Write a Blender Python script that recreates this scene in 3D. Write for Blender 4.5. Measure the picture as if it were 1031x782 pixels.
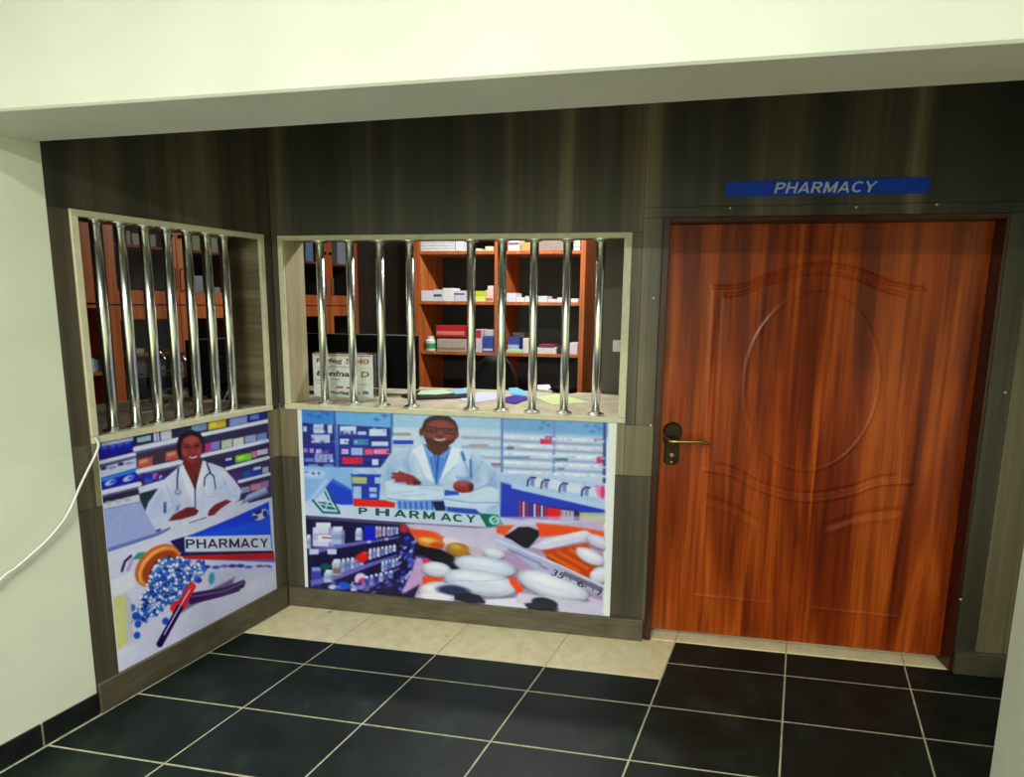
import bpy, math, random
import numpy as np
from mathutils import Vector, Matrix

random.seed(7)
for o in list(bpy.data.objects): bpy.data.objects.remove(o, do_unlink=True)
scn = bpy.context.scene
col = scn.collection

# ---------------------------------------------------------------- camera
F_PX, YAW, PITCH, ROLL = 575.574, -0.163317, 0.145023, 0.0104794
CAM = np.array([1.69951, -2.74183, 1.66268])
_fw = np.array([math.sin(YAW)*math.cos(PITCH), math.cos(YAW)*math.cos(PITCH), -math.sin(PITCH)])
_r0 = np.array([math.cos(YAW), -math.sin(YAW), 0.0]); _u0 = np.cross(_r0, _fw)
_r = _r0*math.cos(ROLL) + _u0*math.sin(ROLL); _u = -_r0*math.sin(ROLL) + _u0*math.cos(ROLL)
cd = bpy.data.cameras.new('camera'); cam = bpy.data.objects.new('camera', cd); col.objects.link(cam)
cd.sensor_fit = 'HORIZONTAL'; cd.sensor_width = 36.0; cd.lens = 36.0*F_PX/1031.0; cd.clip_start = 0.02
m = Matrix.Identity(4)
for i in range(3):
    m[i][0] = _r[i]; m[i][1] = _u[i]; m[i][2] = -_fw[i]; m[i][3] = CAM[i]
cam.matrix_world = m
scn.camera = cam

# ---------------------------------------------------------------- world, lights, exposure
w = bpy.data.worlds.new('world'); scn.world = w; w.use_nodes = True
w.node_tree.nodes['Background'].inputs[0].default_value = (0.82, 0.9, 0.86, 1)
w.node_tree.nodes['Background'].inputs[1].default_value = 0.35
scn.view_settings.view_transform = 'Standard'; scn.view_settings.look = 'None'
scn.view_settings.gamma = 1.0; scn.view_settings.exposure = 0.0
scn.view_settings.use_curve_mapping = False
def area(name, loc, sx, sy, power, color, rot=(0, 0, 0)):
    l = bpy.data.lights.new(name, 'AREA'); l.shape = 'RECTANGLE'; l.size = sx; l.size_y = sy
    l.energy = power; l.color = color
    o = bpy.data.objects.new(name, l); col.objects.link(o); o.location = loc; o.rotation_euler = rot
    return o
TUBE = (0.99, 1.0, 0.93)
LOBBY = [(1.5, -2.62, 2.98, 31), (0.7, -4.9, 2.98, 245)]
for i, (x, y, z, p) in enumerate(LOBBY): area('lobby_tube_light', (x, y, z), 1.25, 0.10, p, TUBE)
area('pharmacy_tube_light', (1.25, 1.0, 2.95), 1.2, 0.12, 66, (1.0, 0.97, 0.9))

# ---------------------------------------------------------------- plan geometry
ANG = 1.87594023
L2 = np.array([math.cos(ANG), -math.sin(ANG)])      # along the left partition, corner -> lobby
N2 = np.array([math.sin(ANG), math.cos(ANG)])       # normal of the left partition, into the lobby
D2 = -L2                                            # depth direction of the plan
def LW(t, o=0.0): return L2*t + N2*o
def _ray(px, py): return _fw + _r*(px-515.5)/F_PX - _u*(py-391.0)/F_PX
def onY(px, py, y):
    d = _ray(px, py); P = CAM + d*((y-CAM[1])/d[1]); return P
def onZ(px, py, z):
    d = _ray(px, py); return CAM + d*((z-CAM[2])/d[2])
def onL(px, py, o):
    d = _ray(px, py); n = np.array([N2[0], N2[1], 0]); P = CAM + d*((o-CAM@n)/(d@n))
    return float(P[0]*L2[0]+P[1]*L2[1]), float(P[2])

# ---------------------------------------------------------------- mesh helpers
def origin_of(o):
    p = Vector((0, 0, 0))
    while o is not None: p = p + Vector(o['_o']); o = None
    return p
def link_mesh(name, verts, faces, mat, parent=None, smooth=False, bevel=0.0, origin=None, seg=1):
    V = np.asarray(verts, float)
    lo, hi = V.min(0), V.max(0)
    og = np.array([(lo[0]+hi[0])/2, (lo[1]+hi[1])/2, lo[2]]) if origin is None else np.asarray(origin, float)
    me = bpy.data.meshes.new(name); me.from_pydata((V-og).tolist(), [], [tuple(int(i) for i in f) for f in faces]); me.update()
    if smooth:
        me.polygons.foreach_set('use_smooth', [True]*len(me.polygons))
    if mat: me.materials.append(mat)
    o = bpy.data.objects.new(name, me); col.objects.link(o)
    o['_o'] = og.tolist(); o.location = og
    if parent is not None:
        o.parent = parent; o.matrix_parent_inverse = Matrix.Translation(-Vector(parent['_o']))
    if bevel > 0:
        b = o.modifiers.new('bevel', 'BEVEL'); b.width = bevel; b.segments = seg; b.limit_method = 'ANGLE'
    return o
def empty(name, loc):
    o = bpy.data.objects.new(name, None); col.objects.link(o); o.location = loc; o['_o'] = [float(v) for v in loc]
    o.empty_display_size = 0.05
    return o
def tag(o, label=None, cat=None, group=None, kind=None):
    if label: o['label'] = label
    if cat: o['category'] = cat
    if group: o['group'] = group
    if kind: o['kind'] = kind
    return o
def struct(o, label=None): return tag(o, label, None, None, 'structure')
def prism_vf(pts, z0, z1):
    pts = [tuple(p) for p in pts]
    a = sum(pts[i][0]*pts[(i+1) % len(pts)][1]-pts[(i+1) % len(pts)][0]*pts[i][1] for i in range(len(pts)))
    if a < 0: pts = pts[::-1]
    k = len(pts)
    v = [(p[0], p[1], z0) for p in pts] + [(p[0], p[1], z1) for p in pts]
    f = [tuple(range(k))[::-1], tuple(range(k, 2*k))] + [(i, (i+1) % k, k+(i+1) % k, k+i) for i in range(k)]
    return v, f
def join(*vfs):
    V, Fc = [], []
    for v, f in vfs:
        b = len(V); V += list(v); Fc += [tuple(i+b for i in q) for q in f]
    return V, Fc
def prism(name, pts, z0, z1, mat, parent=None, bevel=0.0): return link_mesh(name, *prism_vf(pts, z0, z1), mat, parent, bevel=bevel)
def qb(x0, x1, y0, y1, skew=True):
    """plan rectangle along the back wall; its depth follows the plan's depth direction"""
    k = D2[0]/D2[1] if skew else 0.0
    return [(x0+k*y0, y0), (x1+k*y0, y0), (x1+k*y1, y1), (x0+k*y1, y1)]
def rect(x0, x1, y0, y1): return [(x0, y0), (x1, y0), (x1, y1), (x0, y1)]
def ql(t0, t1, o0, o1, skew=False):
    k = -L2[0]/1.0
    def P(t, o):
        if skew: return tuple(L2*t + np.array([1.0, 0])*o/N2[0])
        return tuple(LW(t, o))
    return [P(t0, o0), P(t1, o0), P(t1, o1), P(t0, o1)]
def box_vf(c, s, rz=0.0):
    hx, hy, hz = s[0]/2, s[1]/2, s[2]/2
    cr, sr = math.cos(rz), math.sin(rz)
    pts = [(c[0]+cr*x-sr*y, c[1]+sr*x+cr*y) for x, y in ((-hx, -hy), (hx, -hy), (hx, hy), (-hx, hy))]
    return prism_vf(pts, c[2]-hz, c[2]+hz)
def tube_vf(path, r, n=12, cap=True):
    P = [Vector(p) for p in path]; V = []; Fc = []
    rr = r if isinstance(r, (list, tuple)) else [r]*len(P)
    up = None
    for i, p in enumerate(P):
        t = (P[min(i+1, len(P)-1)]-P[max(i-1, 0)]).normalized()
        if up is None:
            a = Vector((0, 0, 1)) if abs(t.z) < .9 else Vector((1, 0, 0)); up = a
        s = t.cross(up).normalized(); q = s.cross(t).normalized(); up = q
        for k in range(n):
            th = 2*math.pi*k/n; V.append(tuple(p + (s*math.cos(th)+q*math.sin(th))*rr[i]))
    for i in range(len(P)-1):
        for k in range(n):
            a = i*n+k; b = i*n+(k+1) % n; Fc.append((a, b, b+n, a+n))
    if cap:
        Fc.append(tuple(range(n))[::-1]); Fc.append(tuple(range((len(P)-1)*n, len(P)*n)))
    return V, Fc
def lathe_vf(c, prof, n=24):
    V, Fc = [], []
    for r, z in prof:
        for k in range(n):
            th = 2*math.pi*k/n; V.append((c[0]+r*math.cos(th), c[1]+r*math.sin(th), c[2]+z))
    for i in range(len(prof)-1):
        for k in range(n):
            a = i*n+k; b = i*n+(k+1) % n; Fc.append((a, b, b+n, a+n))
    Fc.append(tuple(range(n))[::-1]); Fc.append(tuple(range((len(prof)-1)*n, len(prof)*n)))
    return V, Fc

# ---------------------------------------------------------------- materials
def s2l(c):
    return tuple(((v/255)/12.92 if v/255 <= .04045 else ((v/255+.055)/1.055)**2.4) for v in c)
def newmat(name, rough=.5, spec=.5, metal=0.0, color=None):
    mt = bpy.data.materials.new(name); mt.use_nodes = True
    nt = mt.node_tree; b = nt.nodes['Principled BSDF']
    b.inputs['Roughness'].default_value = rough; b.inputs['Metallic'].default_value = metal
    b.inputs['Specular IOR Level'].default_value = spec
    if color: b.inputs['Base Color'].default_value = (*s2l(color), 1)
    return mt, nt, b
def noise(nt, vec, scale, detail=4, rough=.5, dist=0.0):
    n = nt.nodes.new('ShaderNodeTexNoise'); n.inputs['Scale'].default_value = scale; n.inputs['Detail'].default_value = detail
    n.inputs['Roughness'].default_value = rough; n.inputs['Distortion'].default_value = dist
    nt.links.new(vec, n.inputs['Vector']); return n.outputs['Fac']
def mapped(nt, scale, loc=(0, 0, 0), rot=(0, 0, 0)):
    g = nt.nodes.new('ShaderNodeNewGeometry'); mp = nt.nodes.new('ShaderNodeMapping')
    mp.inputs['Scale'].default_value = scale; mp.inputs['Location'].default_value = loc; mp.inputs['Rotation'].default_value = rot
    nt.links.new(g.outputs['Position'], mp.inputs['Vector']); return mp.outputs['Vector']
def ramp(nt, fac, stops):
    r = nt.nodes.new('ShaderNodeValToRGB'); e = r.color_ramp.elements
    while len(e) < len(stops): e.new(0.5)
    for i, (p, c) in enumerate(stops):
        e[i].position = p; e[i].color = (*s2l(c), 1)
    nt.links.new(fac, r.inputs['Fac']); return r.outputs['Color']
def mixc(nt, a, b, fac, mode='MIX'):
    x = nt.nodes.new('ShaderNodeMix'); x.data_type = 'RGBA'; x.blend_type = mode
    if isinstance(fac, (int, float)): x.inputs[0].default_value = fac
    else: nt.links.new(fac, x.inputs[0])
    for v, s in ((a, x.inputs[6]), (b, x.inputs[7])):
        if isinstance(v, tuple): s.default_value = (*s2l(v), 1)
        else: nt.links.new(v, s)
    return x.outputs[2]
def bump(nt, b, fac, strength=.2, dist=.002):
    bp = nt.nodes.new('ShaderNodeBump'); bp.inputs['Strength'].default_value = strength; bp.inputs['Distance'].default_value = dist
    nt.links.new(fac, bp.inputs['Height']); nt.links.new(bp.outputs['Normal'], b.inputs['Normal'])
def plain(name, color, rough=.5, spec=.5, metal=0.0, var=.06, scale=30):
    mt, nt, b = newmat(name, rough, spec, metal)
    f = noise(nt, mapped(nt, (1, 1, 1)), scale, 3)
    lo = tuple(max(0, c*(1-var)) for c in color); hi = tuple(min(255, c*(1+var)) for c in color)
    nt.links.new(ramp(nt, f, [(.3, lo), (.7, hi)]), b.inputs['Base Color'])
    return mt
def wood(name, stops, across=9.0, along=.5, rough=.4, horiz=False, spec=.5, fine=60, dist=1.2, loc=(0, 0, 0), fk=.5):
    mt, nt, b = newmat(name, rough, spec)
    sc = (across, across, along) if not horiz else (along, along, across)
    f = noise(nt, mapped(nt, sc, loc), 1.0, 5, .55, dist)
    c = ramp(nt, f, stops)
    sc2 = (fine, fine, along*3) if not horiz else (along*3, along*3, fine)
    f2 = noise(nt, mapped(nt, sc2, loc), 1.0, 3, .6)
    g = ramp(nt, f2, [(.3, (150, 150, 150)), (.65, (255, 255, 255))])
    nt.links.new(mixc(nt, c, g, fk, 'MULTIPLY'), b.inputs['Base Color'])
    bump(nt, b, f2, .12, .001)
    return mt
M = {}
M['lam'] = wood('dark laminate', [(.34, (42, 43, 39)), (.48, (58, 56, 48)), (.58, (84, 77, 62)), (.68, (122, 111, 88))], 5, .12, .42, loc=(3, 1, 0), dist=.3, fk=.4)
M['lam2'] = wood('dark brown laminate', [(.3, (54, 50, 42)), (.5, (74, 68, 55)), (.7, (106, 97, 77))], 9, .3, .38, loc=(7, 4, 2), dist=.6)
M['lam3'] = wood('light grained laminate', [(.3, (98, 92, 72)), (.5, (128, 118, 92)), (.7, (152, 142, 112))], 9, .3, .4, loc=(1, 9, 5), dist=.8)
M['lam_pale'] = wood('pale laminate', [(.3, (150, 138, 108)), (.5, (172, 160, 128)), (.7, (188, 178, 148))], 8, .3, .45, loc=(2, 2, 5), dist=.8)
M['lam_h'] = wood('cross grained laminate', [(.3, (78, 68, 50)), (.5, (104, 92, 70)), (.7, (132, 120, 94))], 14, .8, .4, horiz=True, dist=.6)
M['base'] = wood('baseboard laminate', [(.3, (74, 68, 54)), (.6, (98, 90, 72))], 6, 3, .4, horiz=True)
M['cab'] = wood('orange cabinet wood', [(.3, (168, 86, 42)), (.5, (188, 102, 52)), (.7, (202, 120, 68))], 12, .6, .35, fine=70)
M['cab_in'] = plain('dark cabinet interior', (44, 26, 20), .6)
M['shelfback'] = plain('black shelf back', (30, 30, 33), .5)
M['trim'] = plain('cream edging', (200, 196, 168), .4, var=.03)
M['paint'] = plain('cream wall paint', (211, 217, 198), .55, spec=.3, var=.02, scale=3)
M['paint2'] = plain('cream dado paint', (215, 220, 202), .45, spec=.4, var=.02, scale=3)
M['beam'] = plain('off white beam paint', (207, 211, 202), .55, spec=.3, var=.02, scale=3)
M['ceil'] = plain('white ceiling paint', (230, 230, 222), .7, var=.01)
M['grout'] = plain('cream grout', (172, 166, 140), .8, var=.12, scale=25)
def tilemat():
    mt, nt, b = newmat('black slate tile', .3, .3)
    f = noise(nt, mapped(nt, (1, 1, 1)), 5, 6, .65); f2 = noise(nt, mapped(nt, (1, 1, 1)), 60, 3, .6)
    c = ramp(nt, f, [(.35, (12, 20, 17)), (.55, (20, 30, 26)), (.75, (40, 50, 43))])
    sp = ramp(nt, f2, [(.66, (0, 0, 0)), (.76, (60, 66, 60))])
    nt.links.new(mixc(nt, c, sp, .35, 'ADD'), b.inputs['Base Color'])
    rr = nt.nodes.new('ShaderNodeMapRange'); rr.inputs[3].default_value = .36; rr.inputs[4].default_value = .56
    nt.links.new(f, rr.inputs[0]); nt.links.new(rr.outputs[0], b.inputs['Roughness'])
    bump(nt, b, f, .1, .002)
    return mt
M['tile'] = tilemat()
def creamtile():
    mt, nt, b = newmat('cream floor tile', .35, .5)
    f = noise(nt, mapped(nt, (1, 1, 1)), 14, 6, .7); f2 = noise(nt, mapped(nt, (1, 1, 1), (4, 2, 0)), 9, 2, .5)
    c = ramp(nt, f, [(.3, (216, 202, 160)), (.6, (236, 225, 186))])
    d = ramp(nt, f2, [(.72, (255, 255, 255)), (.78, (150, 140, 120))])
    nt.links.new(mixc(nt, c, d, .8, 'MULTIPLY'), b.inputs['Base Color']); return mt
M['cream'] = creamtile()
M['skirt'] = plain('black skirting tile', (22, 26, 26), .3, var=.3, scale=12)
M['steel'], _nt, _b = newmat('polished steel', .22, .5, 1.0, (236, 240, 236))
M['steel'].node_tree.nodes['Principled BSDF'].inputs['Roughness'].default_value = .22
def doorwood():
    mt, nt, b = newmat('red brown door wood', .3, .3)
    f = noise(nt, mapped(nt, (6.0, 1, .34), (.6, 0, .3)), 1.0, 4, .5, 1.7)
    c = ramp(nt, f, [(.28, (84, 26, 7)), (.42, (122, 44, 11)), (.53, (156, 64, 16)), (.64, (182, 86, 24)), (.78, (138, 52, 14))])
    f2 = noise(nt, mapped(nt, (45, 1, 1.2)), 1.0, 4, .6, .6)
    g = ramp(nt, f2, [(.3, (165, 150, 140)), (.6, (255, 255, 255))])
    c = mixc(nt, c, g, .8, 'MULTIPLY')
    f3 = noise(nt, mapped(nt, (26, 1, 9), (2, 0, 1)), 1.0, 6, .75, 2.0)
    s = ramp(nt, f3, [(.735, (0, 0, 0)), (.76, (70, 48, 36))])
    nt.links.new(mixc(nt, c, s, .5, 'ADD'), b.inputs['Base Color'])
    return mt
M['door'] = doorwood()
def framewood():
    mt, nt, b = newmat('chipped door frame paint', .3, .5)
    f = noise(nt, mapped(nt, (14, 14, .8)), 1.0, 4)
    c = ramp(nt, f, [(.3, (46, 17, 9)), (.7, (78, 30, 14))])
    f3 = noise(nt, mapped(nt, (60, 60, 16)), 1.0, 4, .7)
    s = ramp(nt, f3, [(.70, (0, 0, 0)), (.72, (150, 140, 120))])
    nt.links.new(mixc(nt, c, s, .6, 'ADD'), b.inputs['Base Color']); return mt
M['frame'] = framewood()
M['bronze'] = plain('aged dark bronze', (44, 34, 24), .35, metal=.7, var=.3, scale=60)
M['brass'] = plain('worn brass lever', (170, 140, 96), .25, metal=.9)
M['blue'] = plain('blue sign plastic', (10, 62, 190), .3, var=.02)
M['silver'] = plain('pale sign lettering', (178, 190, 200), .4, var=.02)
M['white'] = plain('white plastic', (226, 228, 222), .4, var=.02)
M['paper'] = plain('white paper', (215, 220, 225), .6, var=.03)
M['black'] = plain('black plastic', (7, 7, 8), .6, spec=.06, var=.1)
M['darkfab'] = plain('black chair fabric', (12, 13, 15), .8, var=.3, scale=80)
M['metal'] = plain('grey metal', (150, 150, 148), .3, metal=.8)
M['darkwall'] = wood('dark inner wall laminate', [(.3, (46, 42, 38)), (.6, (64, 58, 52))], 10, .3, .45)
M['greywall'] = wood('grey inner wall laminate', [(.3, (74, 70, 62)), (.6, (92, 86, 76))], 10, .3, .45)
M['worktop'] = wood('beige worktop', [(.3, (176, 168, 146)), (.6, (200, 192, 168))], 3, 3, .4, horiz=True)
def clearmat(name, tint, gl=.1, rough=.05):
    mt = bpy.data.materials.new(name); mt.use_nodes = True; nt = mt.node_tree; nt.nodes.clear()
    o = nt.nodes.new('ShaderNodeOutputMaterial'); t = nt.nodes.new('ShaderNodeBsdfTransparent'); g = nt.nodes.new('ShaderNodeBsdfGlossy'); x = nt.nodes.new('ShaderNodeMixShader')
    t.inputs[0].default_value = (*tint, 1); g.inputs['Roughness'].default_value = rough; x.inputs[0].default_value = gl
    nt.links.new(t.outputs[0], x.inputs[1]); nt.links.new(g.outputs[0], x.inputs[2]); nt.links.new(x.outputs[0], o.inputs[0]); return mt
M['glass'] = clearmat('cabinet glass', (.82, .84, .84), .06)
M['acrylic'] = clearmat('clear acrylic', (.96, .97, .97), .06)
M['pet'] = clearmat('clear bottle plastic', (.62, .70, .68), .16, .12)
_cc = {}
def cm(rgb, rough=.5):
    k = tuple(rgb)
    if k not in _cc: _cc[k] = plain('pack colour %d %d %d' % k, rgb, rough, var=.05, scale=70)
    return _cc[k]

# ================================================================ SETTING
HC = 3.05
SKY = D2[0]/D2[1]
DX0, DX1, DZ = 1.9344, 3.327, 2.06
WX0, WX1, WZ0, WZ1 = 0.038, 1.799, 1.131, 1.997
T1, T0, TB = 0.905, 0.0514, 0.9745
YT, OT = 0.124, -0.19         # partition thicknesses
YB, OC = 2.20, -1.168         # pharmacy back wall, cabinet front offset

# floor
fl = struct(prism('floor', [(-2.6, -6.2), (4.7, -6.2), (4.7, 2.5), (-2.6, 2.5)], -.06, -.0015, M['grout']))
TA, TBL, TX, TS = 0.523882, 0.32895, 0.512184, 0.17723
def tquad(x0, x1, s0, s1, g=.0035):
    return [tuple(np.array([x0+g, 0]) + L2*(s0+g)), tuple(np.array([x1-g, 0]) + L2*(s0+g)), tuple(np.array([x1-g, 0]) + L2*(s1-g)), tuple(np.array([x0+g, 0]) + L2*(s1-g))]
def tile(pts, mat, name='tile', z=0.0):
    return prism(name, pts, -.012, z+random.uniform(-.0004, .0004), mat, fl, bevel=.0015)
for i in range(-1, 9):
    xa, xb = TX+i*TA, TX+(i+1)*TA
    if i == -1: xa = 0.0195
    if i < 3:
        tile(tquad(xa, xb, .3145, TS+TBL), M['tile']); j0 = 1
        tile(tquad(xa, xb, -.0135, .3145, .0022), M['cream'])
    else:
        tile(tquad(xa, xb, -.013, TS), M['tile']); j0 = 0
    for j in range(j0, 9): tile(tquad(xa, xb, TS+j*TBL, TS+(j+1)*TBL), M['tile'])
for i in range(2, 6):   # old cream tiles running under the door
    xa, xb = max(TX+i*TA, 1.80), min(TX+(i+1)*TA, 3.5)
    tile(tquad(xa, xb, -.36, -.0135, .0022), M['cream'], z=.003)

# back partition
wb = struct(link_mesh('wall_back', *join(
    prism_vf(qb(0.0, DX0, .006, YT), 0, 1.108), prism_vf(qb(WX1-.02, DX0, .006, YT), 1.108, HC),
    prism_vf(qb(0.0, WX1-.02, .006, YT), WZ1-.02, HC), prism_vf(qb(DX0, DX1, .006, YT), DZ, HC),
    prism_vf(qb(DX1, 4.6, .006, YT), 0, HC)), M['darkwall']))
def panel(x0, x1, z0, z1, mat, proud=0.0):
    g = .0008
    return prism('laminate_panel', rect(x0+g, x1-g, -proud, .006), z0+g, z1-g, mat, wb, bevel=.0008)
panel(0, 1.845, WZ1, 2.75, M['lam']); panel(1.845, 4.5, 2.105, 2.75, M['lam'])
panel(1.845, 3.42, DZ, 2.105, M['lam'], .004)
panel(0, WX0, 1.111, WZ1, M['lam'])
panel(0, 1.80, .85, WZ0-.02, M['lam3']); panel(0, DX0, .10, .85, M['lam2'])
panel(WX1, 1.845, 1.10, WZ1, M['lam']); panel(1.845, DX0, 1.10, DZ, M['lam']); panel(1.80, DX0, .85, 1.10, M['lam3'])
panel(DX1, 3.415, .10, DZ, M['lam2'], .004); panel(3.415, 4.5, .10, 2.105, M['lam3'])
# screws along the door strips
for q in ((735, 209.5), (943, 206), (862, 208.5), (658, 300), (1012, 395), (655, 428), (967, 603)):
    P = onY(q[0], q[1], -.004)
    link_mesh('screw', *tube_vf([(P[0], -.0005, P[2]), (P[0], -.0065, P[2])], .005, 10), M['trim'], wb)

# left partition and white wall in front of it
def PL(t0, t1, o0, o1, z0, z1): return prism_vf(ql(t0, t1, o0, o1), z0, z1)
CP = [tuple(L2*.07), (0, 0), (.06, 0), tuple(np.array([.06, 0])+D2*.13), tuple(np.array([-.2, 0])+D2*.13), tuple(L2*.07-np.array([.2, 0]))]
def inset_cp(e):
    return [tuple(LW(.07, -e)), (0-.002, e*.7), (.06+e*SKY, e), tuple(np.array([.06, 0])+D2*.13), tuple(np.array([-.2, 0])+D2*.13), tuple(L2*.07-np.array([.2, 0]))]
wl = struct(link_mesh('wall_left', *join(
    PL(.0, TB, OT, -.006, 0, 1.108), PL(.89, TB, OT, -.006, 1.108, WZ1-.02), PL(.0, TB, OT, -.006, WZ1-.02, HC),
    prism_vf(inset_cp(.006), 1.136, WZ1-.02), prism_vf(inset_cp(.006), WZ1-.02, HC), prism_vf(inset_cp(.006), 0, 1.108)), M['darkwall']))
def lpanel(t0, t1, z0, z1, mat, name='laminate_panel'):
    g = .0008
    return prism(name, ql(t0+g, t1-g, -.006, 0), z0+g, z1-g, mat, wl, bevel=.0008)
lpanel(0, TB, WZ1, 2.75, M['lam']); lpanel(T1, TB, .853, WZ1, M['lam2'])
lpanel(0, TB, .12, .853, M['lam2']); lpanel(0, TB, .853, 1.11, M['lam3']); lpanel(0, T0, 1.111, WZ1, M['lam'])
# window reveals on the corner post
e0 = np.array([.0605, 0.0])
prism('reveal_panel', [tuple(e0+D2*.008), tuple(e0+D2*.13), tuple(e0+D2*.13+np.array([.005, 0])), tuple(e0+D2*.008+np.array([.005, 0]))], 1.137, WZ1-.02, M['lam_pale'], wl)
a0 = L2*.0705
prism('reveal_panel', [tuple(a0-np.array([.008, 0])), tuple(a0-np.array([.2, 0])), tuple(a0-np.array([.2, 0])+L2*.005), tuple(a0-np.array([.008, 0])+L2*.005)], 1.137, WZ1-.02, M['lam_h'], wl)
wp = struct(link_mesh('wall_left_plaster', *join(PL(TB+.0008, 5.6, -.2, .003, 1.08, HC)), M['paint']))
link_mesh('lower_wall', *PL(TB+.0008, 5.6, -.2, .003, 0, 1.08), M['paint2'], wp)  # wall below counter height, a slightly lighter cream than above

# bulkhead beam, pillar and the rest of the shell
def yb(x): return -.972-.0506*x
def yf(x): return -1.2565-.0312*x
beam = struct(prism('wall_bulkhead', [(-.42, yf(-.42)), (4.6, yf(4.6)), (4.6, yb(4.6)), (-.236, yb(-.236)), (-.33, yb(-.33))], 2.204, HC, M['beam'], bevel=.006))
xr = float(onY(1012, 670, -1.1)[0])
struct(prism('wall_right', [(xr-.075, -1.34), (3.2, -1.34), (3.2, -1.1), (xr, -1.1)], 0, 2.204, M['paint'], bevel=.006))
struct(prism('wall_side', rect(4.6, 4.72, -6.2, 2.5), 0, HC, M['paint']))
struct(prism('wall_rear', rect(-2.6, 4.7, -6.3, -6.2), 0, HC, M['paint']))
struct(prism('ceiling', rect(-2.8, 4.72, -6.3, 2.6), HC, HC+.1, M['ceil']))
# pharmacy walls
struct(prism('wall_pharmacy_back', rect(-1.4, 4.6, YB, YB+.1), 0, HC, M['darkwall']))
struct(prism('wall_pharmacy_left', ql(-2.9, TB+.5, OC-.48, OC-.38), 0, HC, M['greywall']))
struct(prism('wall_pharmacy_end', [tuple(LW(TB, OT)), tuple(LW(TB+.1, OT)), tuple(LW(TB+.1, OC-.38)), tuple(LW(TB, OC-.38))], 0, HC, M['greywall']))
xw = float(onY(602, 330, .75)[0])
wi = struct(prism('wall_pharmacy_right', rect(xw, 4.6, .75, .85), 0, HC, M['greywall']))

# baseboards
bb = struct(prism('baseboard_back', [(0.012, -.018), (1.925, -.018), (1.925, 0), (0, 0)], 0, .112, M['base'], bevel=.003))
struct(prism('baseboard_right', rect(DX1+.004, 4.5, -.018, 0), 0, .112, M['base'], bevel=.003))
struct(prism('baseboard_left', ql(.018, TB-.004, 0, .018), 0, .128, M['base'], bevel=.003))
sk = struct(empty('baseboard_left_skirting', tuple(LW(2, .004))+(0,)))
tj = onL(41.5, 738, .004)[0]
for t0, t1 in ((TB+.001, tj), (tj, tj+.33), (tj+.33, tj+.66), (tj+.66, tj+.99), (tj+.99, tj+1.32)):
    prism('skirting_tile', ql(t0+.001, t1-.007, .003, .012), 0, .092, M['skirt'], sk, bevel=.001)

# ---------------------------------------------------------------- door
dr = struct(empty('door_1', ((DX0+DX1)/2, .05, 0)))
FJ = .03
link_mesh('door_frame', *join(prism_vf(rect(DX0, DX0+FJ, -.004, .12), 0.003, DZ), prism_vf(rect(DX1-.012, DX1, -.004, .12), 0.003, DZ),
          prism_vf(rect(DX0+FJ, DX1-.012, -.004, .12), DZ-.022, DZ)), M['frame'], dr, bevel=.002)
LY = .070
lx0, lx1, lz0, lz1 = DX0+FJ+.002, DX1-.014, .030, DZ-.024
def dp(px, py):
    P = onY(px, py, LY); return (P[0], P[2])
def smooth_path(pts, n=14):
    out = []
    P = [pts[0]]+list(pts)+[pts[-1]]
    for i in range(1, len(P)-2):
        for k in range(n):
            t = k/n; p0, p1, p2, p3 = [np.array(q, float) for q in P[i-1:i+3]]
            out.append(.5*((2*p1)+(-p0+p2)*t+(2*p0-5*p1+4*p2-p3)*t*t+(-p0+3*p1-3*p2+p3)*t**3))
    out.append(np.array(P[-2], float)); return np.array(out)
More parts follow.
